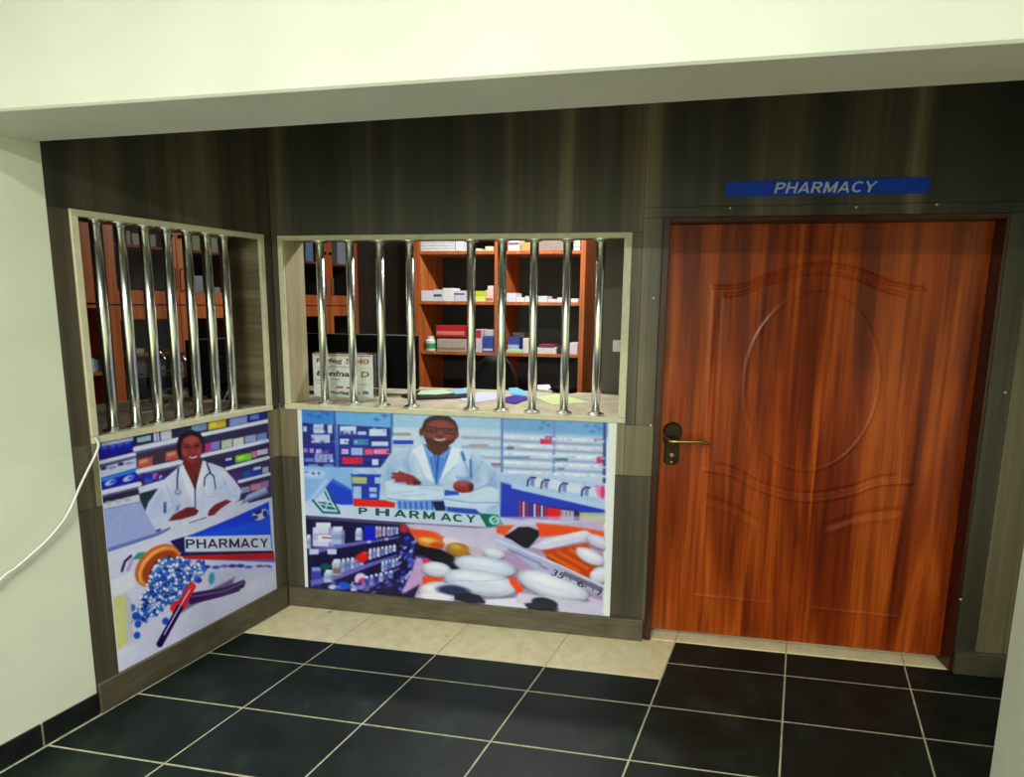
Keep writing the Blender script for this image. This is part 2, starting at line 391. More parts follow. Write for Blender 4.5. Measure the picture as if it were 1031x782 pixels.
def leaf():
    nx, nz = 290, 420
    xs = np.linspace(lx0, lx1, nx); zs = np.linspace(lz0, lz1, nz)
    X, Zg = np.meshgrid(xs, zs)
    H = np.zeros_like(X)
    def dist(path, closed=False):
        d = np.full(X.shape, 9.0)
        seg = list(zip(path[:-1], path[1:]))
        for a, b in seg:
            ab = b-a; l2 = ab@ab
            if l2 < 1e-12: continue
            t = np.clip(((X-a[0])*ab[0]+(Zg-a[1])*ab[1])/l2, 0, 1)
            d = np.minimum(d, np.hypot(X-a[0]-t*ab[0], Zg-a[1]-t*ab[1]))
        return d
    def mould(path, wd=.012, hgt=.006):
        nonlocal H
        d = dist(path)
        H = H + hgt*np.exp(-(d/wd)**2*1.6)
    # oval
    c = np.array(dp(816, 386)); a = (dp(884, 383)[0]-dp(748, 383)[0])/2; b = (dp(816, 296.5)[1]-dp(813, 475.5)[1])/2
    th = np.linspace(0, 2*np.pi, 90)
    ov = np.stack([c[0]+a*np.cos(th), c[1]+b*np.sin(th)], 1)
    d = np.hypot((X-c[0])/a, (Zg-c[1])/b)
    mould(ov, .009, .0045)
    # upper frame with waves at top and bottom
    tl, tr, bl, br = dp(719, 289), dp(930, 291), dp(709, 473), dp(917, 486)
    topw = smooth_path([tl, dp(745, 288), dp(780, 275), dp(822, 266), dp(864, 272), dp(896, 285), tr])
    botw = smooth_path([bl, dp(735, 478), dp(770, 495), dp(812, 504), dp(855, 498), dp(885, 488), br])
    for pth in (topw, botw, np.array([tl, bl]), np.array([tr, br])):
        mould(pth, .009, 0.007 if pth is topw or pth is botw else .003)
        off = .028 if pth is topw else 0
    for pth, dz in ((topw, -.035), (botw, .035)):
        q = pth.copy(); q[:, 1] += dz; q = q[8:-8]; mould(q, .010, -.006)
    for pth, dx in ((np.array([tl, bl]), .035), (np.array([tr, br]), -.035)):
        q = pth.copy(); q[:, 0] += dx; q[0, 1] -= .05; q[1, 1] += .05; mould(q, .010, -.002)
    # two lower panels
    for quad in ((dp(707, 500), dp(738, 511), dp(772, 531), dp(776, 607), dp(701, 599)), (dp(912, 514), dp(868, 519), dp(828, 532), dp(818, 612), dp(903, 621))):
        t = smooth_path(quad[:3])
        taper = np.clip(np.minimum(X-t[:, 0].min(), t[:, 0].max()-X)/.05, 0, 1)
        d = dist(t); below = np.interp(X, *(t[np.argsort(t[:, 0])].T)) - Zg
        H = H - .008*taper*np.exp(-(d/.016)**2) + .003*taper*np.exp(-((below-.03)/.014)**2)*(d < .07)
        mould(np.array([quad[3], quad[4]]), .008, .004)
    V = np.stack([X.ravel(), (LY-H).ravel(), Zg.ravel()], 1)
    idx = np.arange(nx*nz).reshape(nz, nx)
    Fq = np.stack([idx[:-1, :-1], idx[:-1, 1:], idx[1:, 1:], idx[1:, :-1]], -1).reshape(-1, 4)
    o = link_mesh('door_leaf', V, Fq, M['door'], dr, smooth=True)
    link_mesh('door_core', *prism_vf(rect(lx0, lx1, LY+.008, LY+.045), lz0, lz1), M['door'], dr)
    return o
leaf()
# handle with dark backplate
hc = onY(676.5, 447, LY); hx, hz = float(hc[0]), float(hc[2])
pv = []
ol = [(-.034, -.11), (-.02, -.125), (.02, -.125), (.034, -.11), (.034, .05), (.045, .075), (.036, .115), (.012, .135), (-.012, .135), (-.036, .115), (-.045, .075), (-.034, .05)]
ol = [(a, b*.8) for a, b in ol]
V = [(hx+a, LY-.001, hz+b) for a, b in ol] + [(hx+a*.9, LY-.014, hz+b*.93) for a, b in ol]
k = len(ol)
Fp = [tuple(range(k, 2*k))]+[(i, k+i, k+(i+1) % k, (i+1) % k) for i in range(k)]+[tuple(range(k))[::-1]]
bp = link_mesh('handle_plate', V, Fp, M['bronze'], dr, bevel=.002)
h0 = onY(672.5, 443.5, LY-.045); h1 = onY(713.5, 446, LY-.05)
p0 = Vector((float(h0[0]), LY-.012, float(h0[2]))); zz = float(h0[2])
ex = float(h1[0])
link_mesh('lever', *tube_vf([p0, p0+Vector((0, -.03, 0)), p0+Vector((.012, -.044, 0)), p0+Vector((.04, -.048, .0)), (p0.x*.45+ex*.55, LY-.06, zz+.002), (p0.x*.2+ex*.8, LY-.06, zz+.006), (ex-.015, LY-.058, zz-.002), (ex, LY-.054, float(h1[2])-.006)],
          [.013, .012, .011, .0085, .008, .010, .010, .006], 12), M['brass'], bp, smooth=True)
link_mesh('lever_rose', *tube_vf([p0+Vector((0, .0, 0)), p0+Vector((0, -.016, 0))], .021, 18), M['bronze'], bp, bevel=.003)
link_mesh('keyhole', *tube_vf([(hx, LY-.012, hz-.05), (hx, LY-.016, hz-.05)], .010, 14), M['brass'], bp)
link_mesh('screw', *tube_vf([(hx, LY-.012, hz-.086), (hx, LY-.016, hz-.086)], .006, 10), M['brass'], bp)

# ---------------------------------------------------------------- lettering helper
def text_outline(s, shear=0.0, bold=0.0):
    cu = bpy.data.curves.new('t', 'FONT'); cu.body = s; cu.shear = shear; cu.offset = bold; cu.fill_mode = 'BOTH' if False else 'FRONT'; cu.resolution_u = 4
    o = bpy.data.objects.new('t', cu); col.objects.link(o)
    dg = bpy.context.evaluated_depsgraph_get(); me = o.evaluated_get(dg).to_mesh()
    V = np.array([v.co[:2] for v in me.vertices]); Fc = [tuple(p.vertices) for p in me.polygons]
    o.evaluated_get(dg).to_mesh_clear(); bpy.data.objects.remove(o, do_unlink=True); bpy.data.curves.remove(cu)
    lo, hi = V.min(0), V.max(0); V = (V-lo)/(hi-lo)
    return V, Fc
def _arc(cx, cy, rx, ry, a0, a1, n=10):
    return [(cx+rx*math.cos(math.radians(a0+(a1-a0)*i/n)), cy+ry*math.sin(math.radians(a0+(a1-a0)*i/n))) for i in range(n+1)]
CAPS = {'P': (.66, [[(.08, 0), (.08, 1)], [(.08, .93), (.36, .93)]+_arc(.36, .70, .23, .23, 90, -90)+[(.08, .47)]]),
        'H': (.72, [[(.08, 0), (.08, 1)], [(.64, 0), (.64, 1)], [(.08, .52), (.64, .52)]]),
        'A': (.76, [[(.05, 0), (.38, 1)], [(.71, 0), (.38, 1)], [(.18, .3), (.58, .3)]]),
        'R': (.72, [[(.08, 0), (.08, 1)], [(.08, .93), (.38, .93)]+_arc(.38, .71, .22, .22, 90, -90)+[(.08, .49)], [(.36, .49), (.64, 0)]]),
        'M': (.86, [[(.08, 0), (.08, 1)], [(.78, 0), (.78, 1)], [(.08, 1), (.43, .12), (.78, 1)]]),
        'C': (.74, [_arc(.40, .5, .32, .43, 50, 310, 18)]),
        'Y': (.70, [[(.03, 1), (.35, .46)], [(.67, 1), (.35, .46)], [(.35, .5), (.35, 0)]])}
def caps_outline(s, wd=.17, shear=0.0):
    V, Fc, x0 = [], [], 0.0
    for ch in s:
        adv, strokes = CAPS[ch]
        for st in strokes:
            for p, q in zip(st[:-1], st[1:]):
                p, q = np.array(p), np.array(q); d = (q-p)/max(np.linalg.norm(q-p), 1e-9); n = np.array([-d[1], d[0]])*wd/2
                e = d*wd*.18; b = len(V)
                for c in (p-e-n, q+e-n, q+e+n, p-e+n):
                    y = min(1, max(0, c[1])); V.append((x0+c[0]+shear*y, y))
                Fc.append((b, b+1, b+2, b+3))
        x0 += adv+.14
    V = np.array(V); lo, hi = V.min(0), V.max(0); return (V-lo)/(hi-lo), Fc
def lettering(s, quad, mat, parent, shear=0.0, bold=0.0, name='lettering'):
    """quad: bottom-left, bottom-right, top-right, top-left in 3D"""
    V, Fc = caps_outline(s, bold, shear) if all(c in CAPS for c in s) and bold > .05 else text_outline(s, shear, bold)
    q = [np.array(p, float) for p in quad]
    P = [q[0]*(1-u)*(1-v)+q[1]*u*(1-v)+q[2]*u*v+q[3]*(1-u)*v for u, v in V]
    nrm = np.cross(q[1]-q[0], q[3]-q[0]); nrm = nrm/np.linalg.norm(nrm)
    if bold > .05:
        for i, f in enumerate(Fc):
            for vi in f: P[vi] = P[vi]+nrm*(.00004*i)
    return link_mesh(name, P, Fc, mat, parent)

# door sign
SX0, SX1, SZ0, SZ1 = 2.1936, 3.0077, 2.1442, 2.2085
sg = tag(empty('door_sign', ((SX0+SX1)/2, -.004, SZ0)), 'narrow blue PHARMACY sign above the wooden door', 'sign')
prism('sign_plate', rect(SX0, SX1, -.007, -.0005), SZ0, SZ1, M['blue'], sg, bevel=.001)
ql_ = [onY(779, 194.8, -.0078), onY(884, 193.4, -.0078), onY(884, 182.2, -.0078), onY(779, 183.8, -.0078)]
lettering('PHARMACY', ql_, M['silver'], sg, .25, .17)

# ---------------------------------------------------------------- windows
def flange_bar(root, x, y, z0, z1, r=.021):
    b = link_mesh('security_bar', *tube_vf([(x, y, z0), (x, y, (z0+z1)/2), (x, y, z1)], r, 24), M['steel'], root, smooth=False)
    me = b.data
    for p in me.polygons: p.use_smooth = len(p.vertices) == 4
    for zz_, up in ((z0, 1), (z1, -1)):
        fv, ff = lathe_vf((x, y, zz_), [(r*1.95, 0), (r*1.95, up*.004), (r*1.2, up*.010), (r*1.02, up*.012)], 24)
        if up < 0: ff = [tuple(reversed(q)) for q in ff]
        link_mesh('flange', fv, ff, M['steel'], b, smooth=False)
w1 = struct(empty('window_1', ((WX0+WX1)/2, 0, WZ0)))
FW = .032
def fr(name, x0, x1, z0, z1, y0=-.010, y1=.030): return prism(name, rect(x0, x1, y0, y1), z0, z1, M['trim'], w1, bevel=.002)
fr('frame_head', WX0, WX1, WZ1-FW*.75, WZ1); fr('frame_jamb', WX0, WX0+FW*.85, WZ0+.006, WZ1-FW*.75); fr('frame_jamb', WX1-FW*1.1, WX1, WZ0+.006, WZ1-FW*.75)
fr('frame_sill', WX0, WX1, 1.109, WZ0+.005, -.014, .012)
BZ0, BZ1 = 1.1375, WZ1-FW*.75
feet = [(329.6, 319.7), (358, 350.5), (386.7, 380.8), (416, 411), (474, 474.7), (503.7, 506.4), (535.4, 538.6), (567.6, 572), (599.8, 605)]
for fx, tx in feet:
    xa = onY(fx, 408, .045)[0]; xb = onY(tx, 242, .045)[0]
    flange_bar(w1, float((xa+xb)/2), .045, BZ0, BZ1)
w2 = struct(empty('window_2', tuple(LW((T0+T1)/2, 0))+(WZ0,)))
def fl_(name, t0, t1, z0, z1, o0=-.03, o1=.010): return prism(name, ql(t0, t1, o0, o1), z0, z1, M['trim'], w2, bevel=.002)
fl_('frame_head', T0, T1, WZ1-FW*.75, WZ1); fl_('frame_jamb', T0, T0+FW*.8, WZ0+.006, WZ1-FW*.75); fl_('frame_jamb', T1-FW*.8, T1, WZ0+.006, WZ1-FW*.75)
fl_('frame_sill', T0, T1, 1.109, WZ0+.005, -.012, .014)
lf = [(113, 430.6, 97.6), (136.5, 426, 121.8), (160, 421.8, 145.3), (180.6, 418.8, 167.4), (199.7, 414.4, 188), (218.8, 411.5, 207), (235, 408.5, 224.7)]
for fx, fy, tx in lf:
    ta = onL(fx, fy, -.045)[0]; tb = onL(tx, 235, -.045)[0]
    c = LW((ta+tb)/2, -.045); flange_bar(w2, float(c[0]), float(c[1]), BZ0, BZ1, .0205)
# ---------------------------------------------------------------- printed posters (artwork painted on a fine grid)
class Art:
    """a raster whose cells carry artboard coordinates; shapes are filled in sRGB"""
    def __init__(self, corners, nx, ny, base):
        # corners: tl, tr, br, bl on the artboard; homography from the unit square
        src = [(0, 0), (1, 0), (1, 1), (0, 1)]; A = []; b = []
        for (u, v), (x, y) in zip(src, corners):
            A.append([u, v, 1, 0, 0, 0, -u*x, -v*x]); b.append(x)
            A.append([0, 0, 0, u, v, 1, -u*y, -v*y]); b.append(y)
        h = np.append(np.linalg.solve(np.array(A), np.array(b)), 1).reshape(3, 3)
        self.Hi = np.linalg.inv(h)
        U, V = np.meshgrid(np.linspace(0, 1, nx), np.linspace(0, 1, ny))
        w_ = h[2, 0]*U+h[2, 1]*V+1
        self.X = (h[0, 0]*U+h[0, 1]*V+h[0, 2])/w_; self.Y = (h[1, 0]*U+h[1, 1]*V+h[1, 2])/w_
        self.nx, self.ny = nx, ny
        self.I = np.empty((ny, nx, 3)); self.I[:] = np.array(base)/255
        self.k = lambda p: p
    def view(self, ox=0, oy=0, s=1.0): self.k = lambda p: (ox+p[0]/s, oy+p[1]/s); self.s = s
    def uv(self, x, y):
        q = self.Hi @ np.array([x, y, 1.0]); return q[0]/q[2], q[1]/q[2]
    def _put(self, m, sl, c, a):
        c = np.array(c, float)/255
        m = (m*a)[..., None]; self.I[sl] = self.I[sl]*(1-m)+c*m
    def _win(self, x0, x1, y0, y1):
        msk = (self.X >= x0) & (self.X <= x1) & (self.Y >= y0) & (self.Y <= y1)
        r = np.where(msk.any(1))[0]; c = np.where(msk.any(0))[0]
        if len(r) == 0 or len(c) == 0: return None
        return (slice(r[0], r[-1]+1), slice(c[0], c[-1]+1))
    def poly(self, pts, c, soft=.5, a=1.0):
        P = np.array([self.k(p) for p in pts]); soft = max(soft, .25)
        sl = self._win(P[:, 0].min()-soft*2, P[:, 0].max()+soft*2, P[:, 1].min()-soft*2, P[:, 1].max()+soft*2)
        if sl is None: return
        X, Y = self.X[sl], self.Y[sl]; d = np.full(X.shape, 1e9); ins = np.zeros(X.shape, bool)
        for i in range(len(P)):
            p, q = P[i], P[(i+1) % len(P)]; e = q-p; l2 = max(e@e, 1e-9)
            t = np.clip(((X-p[0])*e[0]+(Y-p[1])*e[1])/l2, 0, 1)
            d = np.minimum(d, np.hypot(X-p[0]-t*e[0], Y-p[1]-t*e[1]))
            cr = (p[1] > Y) != (q[1] > Y)
            with np.errstate(divide='ignore', invalid='ignore'):
                ins ^= cr & (X < (q[0]-p[0])*(Y-p[1])/(q[1]-p[1]+1e-12)+p[0])
        sd = np.where(ins, d, -d); self._put(np.clip(sd/(2*soft)+.5, 0, 1), sl, c, a)
    def rect(self, x0, y0, x1, y1, c, soft=.4, a=1.0, slope=0.0):
        dy = (x1-x0)*slope
        self.poly([(x0, y0), (x1, y0+dy), (x1, y1+dy), (x0, y1)], c, soft, a)
    def ell(self, cx, cy, rx, ry, c, rot=0.0, soft=.5, a=1.0):
        k = self.k((cx, cy)); rx /= self.s; ry /= self.s; R = max(rx, ry)+soft*2
        sl = self._win(k[0]-R, k[0]+R, k[1]-R, k[1]+R)
        if sl is None: return
        X, Y = self.X[sl]-k[0], self.Y[sl]-k[1]; cr, sr = math.cos(rot), math.sin(rot)
        x, y = X*cr+Y*sr, -X*sr+Y*cr; rad = np.hypot(x/rx, y/ry)
        self._put(np.clip((1-rad)*min(rx, ry)/(2*soft)+.5, 0, 1), sl, c, a)
    def line(self, pts, wd, c, soft=.4, a=1.0):
        P = np.array([self.k(p) for p in pts]); r = wd/self.s/2; R = r+soft*2
        sl = self._win(P[:, 0].min()-R, P[:, 0].max()+R, P[:, 1].min()-R, P[:, 1].max()+R)
        if sl is None: return
        X, Y = self.X[sl], self.Y[sl]; d = np.full(X.shape, 1e9)
        for p, q in zip(P[:-1], P[1:]):
            e = q-p; l2 = max(e@e, 1e-9); t = np.clip(((X-p[0])*e[0]+(Y-p[1])*e[1])/l2, 0, 1)
            d = np.minimum(d, np.hypot(X-p[0]-t*e[0], Y-p[1]-t*e[1]))
        self._put(np.clip((r-d)/(2*soft)+.5, 0, 1), sl, c, a)
def pill(A, cx, cy, rx, ry, c, rot=0.0):
    A.ell(cx+rx*.03, cy+ry*.16, rx*1.03, ry*1.02, tuple(int(v*.42) for v in c), rot, 1.2, .8)
    A.ell(cx, cy, rx, ry, tuple(int(v*.80) for v in c), rot, .6)
    A.ell(cx-rx*.02, cy-ry*.12, rx*.92, ry*.78, c, rot, 2.0, .95)
    A.ell(cx-rx*.12, cy-ry*.38, rx*.6, ry*.26, tuple(min(255, int(v*1.1)) for v in c), rot, 1.6, .8)
def finish(A, seed):
    # lens softness and tone of the printed photograph
    I = A.I
    for ax in (0, 1):
        I = (np.roll(I, 1, ax)+np.roll(I, -1, ax)+2*I)/4
    rg = np.random.RandomState(seed); n = np.zeros((A.ny, A.nx))
    for cells, amp in ((10, .03), (60, .018), (140, .02)):
        g = rg.rand(cells+2, cells+2); yy = np.linspace(0, cells, A.ny); xx = np.linspace(0, cells, A.nx)
        y0 = yy.astype(int); x0 = xx.astype(int); fy = (yy-y0)[:, None]; fx = (xx-x0)[None]
        n += amp*((g[y0][:, x0]*(1-fx)+g[y0][:, x0+1]*fx)*(1-fy)+(g[y0+1][:, x0]*(1-fx)+g[y0+1][:, x0+1]*fx)*fy-.5)*2
    I = I*(1+n[..., None])
    lum = I.mean(-1, keepdims=True); I = lum+(I-lum)*1.14
    I = np.clip(I, 0, 1); I = I*.55+(I*I*(3-2*I))*.45
    A.I = np.clip(I*np.array([.95, .965, 1.03]), 0, 1)
def printmat(name, gain, sat=1.0):
    mt, nt, b = newmat(name, .32, .45)
    at = nt.nodes.new('ShaderNodeVertexColor'); at.layer_name = 'print'
    nt.links.new(mixc(nt, at.outputs['Color'], (255, 255, 255), 0.0), b.inputs['Base Color']); return mt
M['print'] = printmat('glossy poster print', 1.0)
def proj(P):
    d = np.array(P, float)-CAM; z = d@_fw
    return (515.5+F_PX*(d@_r)/z, 391-F_PX*(d@_u)/z)
GAIN = 1.0
def poster_mesh(name, art, corner, parent):
    """corner(u, v) -> 3D point of the print surface, v downward"""
    c0, cx, cy = np.array(corner(0, 0)), np.array(corner(1, 0)), np.array(corner(0, 1))
    U, V = np.meshgrid(np.linspace(0, 1, art.nx), np.linspace(0, 1, art.ny))
    P = c0 + U[..., None]*(cx-c0) + V[..., None]*(cy-c0)
    idx = np.arange(art.nx*art.ny).reshape(art.ny, art.nx)
    Fq = np.stack([idx[:-1, :-1], idx[1:, :-1], idx[1:, 1:], idx[:-1, 1:]], -1).reshape(-1, 4)
    o = link_mesh(name, P.reshape(-1, 3), Fq, M['print'], parent)
    ca = o.data.color_attributes.new('print', 'FLOAT_COLOR', 'POINT')
    s = np.clip(art.I, 0, 1); lin = np.where(s <= .04045, s/12.92, ((s+.055)/1.055)**2.4)*GAIN
    rgba = np.ones((art.ny*art.nx, 4), np.float32); rgba[:, :3] = np.clip(lin, 0, 1).reshape(-1, 3)
    ca.data.foreach_set('color', rgba.ravel())
    return o
RP = random.Random(11)
def back_art():
    x0, x1, z0, z1 = .1036, 1.7604, .1075, 1.1125
    cor = [proj((x, -.004, z)) for x, z in ((x0, z1), (x1, z1), (x1, z0), (x0, z0))]
    A = Art(cor, 560, 350, (228, 232, 238)); A.view()
    # ---- upper photograph: light pharmacy
    A.poly([(303, 408), (612.5, 420), (607.5, 530), (307, 530)], (176, 202, 228), .3)
    A.poly([(303, 408), (338, 409), (338, 428), (303, 426)], (72, 132, 196), 2)
    A.poly([(338, 408), (395, 411), (395, 431), (338, 428)], (112, 164, 212), 2)
    A.poly([(394, 410), (506, 416), (506, 433), (394, 431)], (158, 190, 216), 2)
    A.poly([(506, 415), (613, 420), (612, 440), (506, 435)], (120, 160, 202), 3)
    A.line([(303, 412.5), (613, 424)], 1.4, (92, 120, 170), .7, .6)
    A.view(295, 405, 7.11)
    for x, y in ((125, 90), (190, 105), (245, 80), (210, 60), (600, 122), (655, 95), (625, 60)):
        A.ell(x, y, 24, 7, (40, 92, 160), .1, .7, .7); A.ell(x, y, 6, 16, (40, 92, 160), 0, .7, .6)
    A.poly([(55, 145), (295, 160), (310, 465), (72, 455)], (24, 34, 112), 1)
    A.poly([(318, 160), (700, 182), (705, 355), (625, 465), (325, 465)], (24, 36, 120), 1)
    A.line([(295, 50), (318, 465)], 16, (60, 92, 160), .7); A.line([(705, 60), (705, 330)], 14, (70, 104, 170), .7)
    for y in (225, 305, 395): A.line([(60, y), (300, y+6)], 8, (42, 62, 150), .6); A.line([(325, y+10), (700, y+16)], 8, (46, 70, 160), .6)
    bx = [(70, 170, 100, 210, (170, 190, 225)), (145, 155, 220, 222, (182, 198, 224)), (248, 160, 282, 222, (190, 206, 232)), (130, 230, 265, 290, (178, 192, 220)),
          (335, 170, 452, 228, (198, 210, 232)), (462, 207, 525, 232, (176, 200, 230)), (545, 190, 670, 240, (200, 214, 236)), (335, 260, 402, 300, (190, 206, 232)),
          (430, 262, 540, 305, (70, 136, 168)), (562, 280, 682, 312, (196, 210, 236)), (75, 328, 105, 360, (150, 130, 190)), (118, 328, 150, 362, (172, 150, 200)), (165, 332, 205, 365, (168, 158, 206)),
          (230, 330, 270, 360, (60, 50, 140)), (155, 368, 285, 430, (150, 156, 196)), (80, 400, 150, 425, (120, 130, 190)), (345, 332, 398, 370, (190, 180, 214)), (415, 325, 500, 378, (160, 180, 224)),
          (508, 332, 575, 375, (214, 92, 124)), (580, 332, 690, 372, (230, 130, 156)), (350, 392, 500, 442, (190, 34, 70)), (565, 405, 612, 450, (196, 206, 232)), (110, 440, 180, 460, (110, 126, 190)), (220, 440, 290, 465, (110, 126, 190))]
    for a, b, c, d, k in bx: A.rect(a, b, c, d, k, .5)
    for x in (340, 375, 410): A.rect(x, 205, x+24, 228, (60, 84, 150), .5)
    for x in (180, 215, 250): A.line([(x, 370), (x, 430)], 5, (90, 96, 160), .4)
    # counter zone behind the man
    A.poly([(72, 455), (430, 470), (420, 520), (430, 735), (270, 730), (80, 760)], (142, 176, 220), 1.5)
    A.ell(150, 510, 70, 30, (190, 206, 230), 0, 2); A.line([(85, 500), (110, 498)], 9, (90, 120, 180)); A.ell(145, 508, 12, 10, (80, 110, 170)); A.ell(185, 508, 10, 10, (80, 110, 170))
    A.poly([(240, 600), (285, 548), (420, 625), (430, 730), (270, 735)], (30, 74, 180), .7)
    A.poly([(285, 548), (420, 625), (420, 640), (275, 570)], (60, 112, 205), 1)
    A.line([(90, 740), (240, 560)], 22, (178, 200, 232), 1.4)
    A.poly([(415, 510), (630, 515), (615, 700), (430, 695)], (40, 66, 160), .8)
    A.poly([(420, 530), (530, 536), (528, 582), (425, 580)], (176, 178, 120), .5)
    for a, b, c, d in ((430, 478, 470, 515), (520, 480, 600, 512), (585, 535, 640, 580), (430, 600, 490, 690), (545, 608, 600, 640), (548, 652, 600, 680)): A.rect(a, b, c, d, (164, 190, 228), .6)
    A.poly([(430, 690), (732, 702), (728, 752), (435, 742)], (206, 44, 30), .5)
    A.view(375, 410, 6.257)
    # bright shelves behind the man, left and right
    A.rect(125, 130, 300, 290, (196, 212, 232), 1.5)
    A.rect(130, 160, 240, 178, (150, 150, 150), .8); A.rect(130, 207, 258, 232, (44, 72, 170), .5); A.rect(125, 240, 300, 252, (160, 180, 210), .8)
    A.poly([(530, 130), (830, 150), (830, 440), (560, 400)], (190, 206, 228), 2)
    for y in (178, 238, 300, 352): A.rect(560, y, 830, y+20, (150, 160, 180), 1, .9, .04)
    A.rect(610, 232, 730, 246, (160, 146, 140), .8); A.rect(740, 352, 830, 364, (150, 80, 120), .7)
    A.line([(820, 60), (815, 400)], 14, (112, 136, 180), 1); A.line([(124, 30), (124, 180)], 10, (80, 110, 170), .7)
    A.view(495, 410, 6.515)
    A.poly([(70, 170), (750, 200), (745, 480), (70, 440)], (186, 198, 224), 1.5)
    for y in (210, 262, 325, 388): A.rect(75, y, 745, y+16, (138, 150, 178), .9, .8, .045)
    for y in (182, 236, 290, 350, 412): A.rect(80, y, 700, y+16, (222, 228, 240), .8, .9, .045)
    for a, b, c, d, k in ((320, 205, 395, 240, (196, 40, 92)), (350, 188, 400, 204, (176, 90, 130)), (690, 325, 735, 365, (200, 50, 100)), (410, 332, 500, 352, (76, 120, 130)), (80, 320, 250, 338, (120, 140, 168)), (670, 205, 740, 225, (170, 130, 170)),
                          (100, 255, 145, 275, (110, 100, 130)), (430, 395, 480, 410, (130, 130, 160))): A.rect(a, b, c, d, k, .6)
    A.line([(68, 60), (68, 420)], 14, (104, 128, 178), .8); A.line([(412, 70), (406, 440)], 16, (120, 142, 186), .8); A.line([(742, 80), (738, 490)], 18, (52, 72, 130), .8)
    for x, y in ((340, 100), (372, 118), (325, 138), (620, 120), (680, 122), (710, 140), (660, 158)): A.ell(x, y, 16, 9, (74, 128, 176), 0, .8, .8)
    A.poly([(50, 440), (200, 435), (740, 500), (742, 690), (60, 720), (40, 560)], (168, 190, 222), 1)
    A.poly([(60, 490), (240, 540), (480, 605), (742, 668), (742, 700), (570, 690), (420, 680), (200, 740), (55, 720)], (42, 66, 168), 1.2)
    A.poly([(130, 500), (745, 640), (745, 672), (130, 530)], (178, 198, 226), .8)
    for x, y, wd_ in ((255, 450, 80), (345, 465, 110), (465, 488, 120), (610, 515, 90)):
        A.poly([(x, y), (x+wd_, y+16), (x+wd_, y+78), (x, y+62)], (204, 212, 232), .5); A.poly([(x, y+10), (x+30, y+14), (x+22, y+70), (x, y+60)], (120, 134, 190), .5)
        A.line([(x-20, y+64), (x-16, y+30), (x-6, y+16)], 9, (24, 24, 60), .4); A.line([(x+4, y+8), (x+34, y+12)], 9, (24, 24, 60), .4)
    A.poly([(675, 505), (742, 515), (742, 605), (690, 580)], (222, 140, 186), .8); A.ell(728, 555, 14, 40, (206, 60, 120), 0, .6)
    A.poly([(180, 610), (560, 672), (575, 690), (575, 742), (320, 735), (180, 720)], (54, 50, 120), .8)
    for i in range(9):
        x = 180+i*24; A.poly([(x, 612+i*5), (x+12, 614+i*5), (x+12, 722), (x, 718)], [(190, 30, 50), (200, 190, 210), (176, 24, 50), (60, 60, 150), (212, 206, 222)][i % 5], .4)
    A.poly([(365, 655), (460, 668), (455, 740), (365, 730)], (204, 30, 50), .5); A.poly([(455, 672), (540, 680), (540, 740), (450, 738)], (176, 170, 190), .5); A.poly([(540, 680), (578, 690), (575, 742), (540, 738)], (40, 40, 80), .5)
    for x in (465, 490, 515): A.line([(x, 684), (x-4, 730)], 7, (110, 100, 130), .4)
    A.poly([(578, 690), (745, 690), (742, 760), (578, 742)], (160, 176, 150), .8); A.line([(585, 705), (740, 745)], 14, (186, 180, 70), .8); A.line([(590, 725), (730, 755)], 8, (200, 190, 90), .8)
    A.view(495, 410, 6.515)
    for i in range(90):
        x, y = RP.uniform(85, 725), RP.choice((186, 242, 298, 356, 416)); w_ = RP.uniform(14, 46)
        A.rect(x, y+(x-80)*.045, x+w_, y+(x-80)*.045+14, RP.choice([(232, 236, 244), (206, 214, 232), (168, 178, 204), (214, 196, 206), (180, 204, 216)]), .5, .8, .045)
    A.view(295, 405, 7.11)
    for i in range(46):
        x, y = RP.choice((RP.uniform(70, 285), RP.uniform(335, 680))), RP.choice((180, 200, 255, 275, 345, 410)); w_ = RP.uniform(8, 26)
        A.rect(x, y, x+w_, y+RP.uniform(10, 22), RP.choice([(120, 140, 196), (60, 80, 160), (206, 214, 236), (36, 48, 130), (150, 120, 170)]), .5, .7)
    # ---- the man with folded arms
    A.view(375, 410, 6.257)
    coat = (188, 206, 228); sh = (140, 164, 202); hi = (214, 226, 240)
    A.poly([(55, 430), (85, 330), (150, 285), (240, 245), (320, 222), (400, 300), (490, 230), (560, 262), (660, 300), (735, 340), (785, 410), (800, 500), (802, 600), (795, 680), (690, 680), (640, 655), (150, 600), (95, 590), (68, 540), (48, 480)], coat, .6)
    A.poly([(690, 330), (785, 410), (800, 500), (795, 680), (700, 680), (740, 560), (720, 430)], (172, 192, 220), 2)
    A.poly([(150, 590), (460, 585), (470, 650), (160, 640)], (120, 150, 205), .8)
    for x in range(170, 460, 34): A.line([(x, 592), (x+4, 640)], 9, (52, 84, 168), .5)
    A.poly([(375, 590), (455, 590), (458, 650), (400, 650)], (22, 26, 74), .7)
    A.poly([(470, 625), (650, 640), (690, 680), (470, 655)], (48, 82, 170), .8)
    A.poly([(312, 230), (498, 250), (500, 290), (412, 490), (388, 480), (345, 320)], (74, 116, 186), .5)
    for a, b in (((350, 300), (395, 470)), ((375, 290), (405, 470)), ((405, 300), (410, 470)), ((435, 300), (418, 460)), ((462, 290), (430, 430))): A.line([a, b], 6, (120, 156, 212), .5)
    A.line([(412, 300), (402, 480)], 8, (36, 66, 140), .5)
    A.poly([(312, 228), (345, 250), (385, 300), (365, 315), (325, 275)], (126, 158, 208), .5); A.poly([(495, 245), (470, 275), (425, 305), (445, 322), (498, 270)], (118, 150, 204), .5)
    A.poly([(338, 205), (485, 225), (480, 262), (425, 300), (390, 298), (345, 258)], (84, 40, 40), .6)
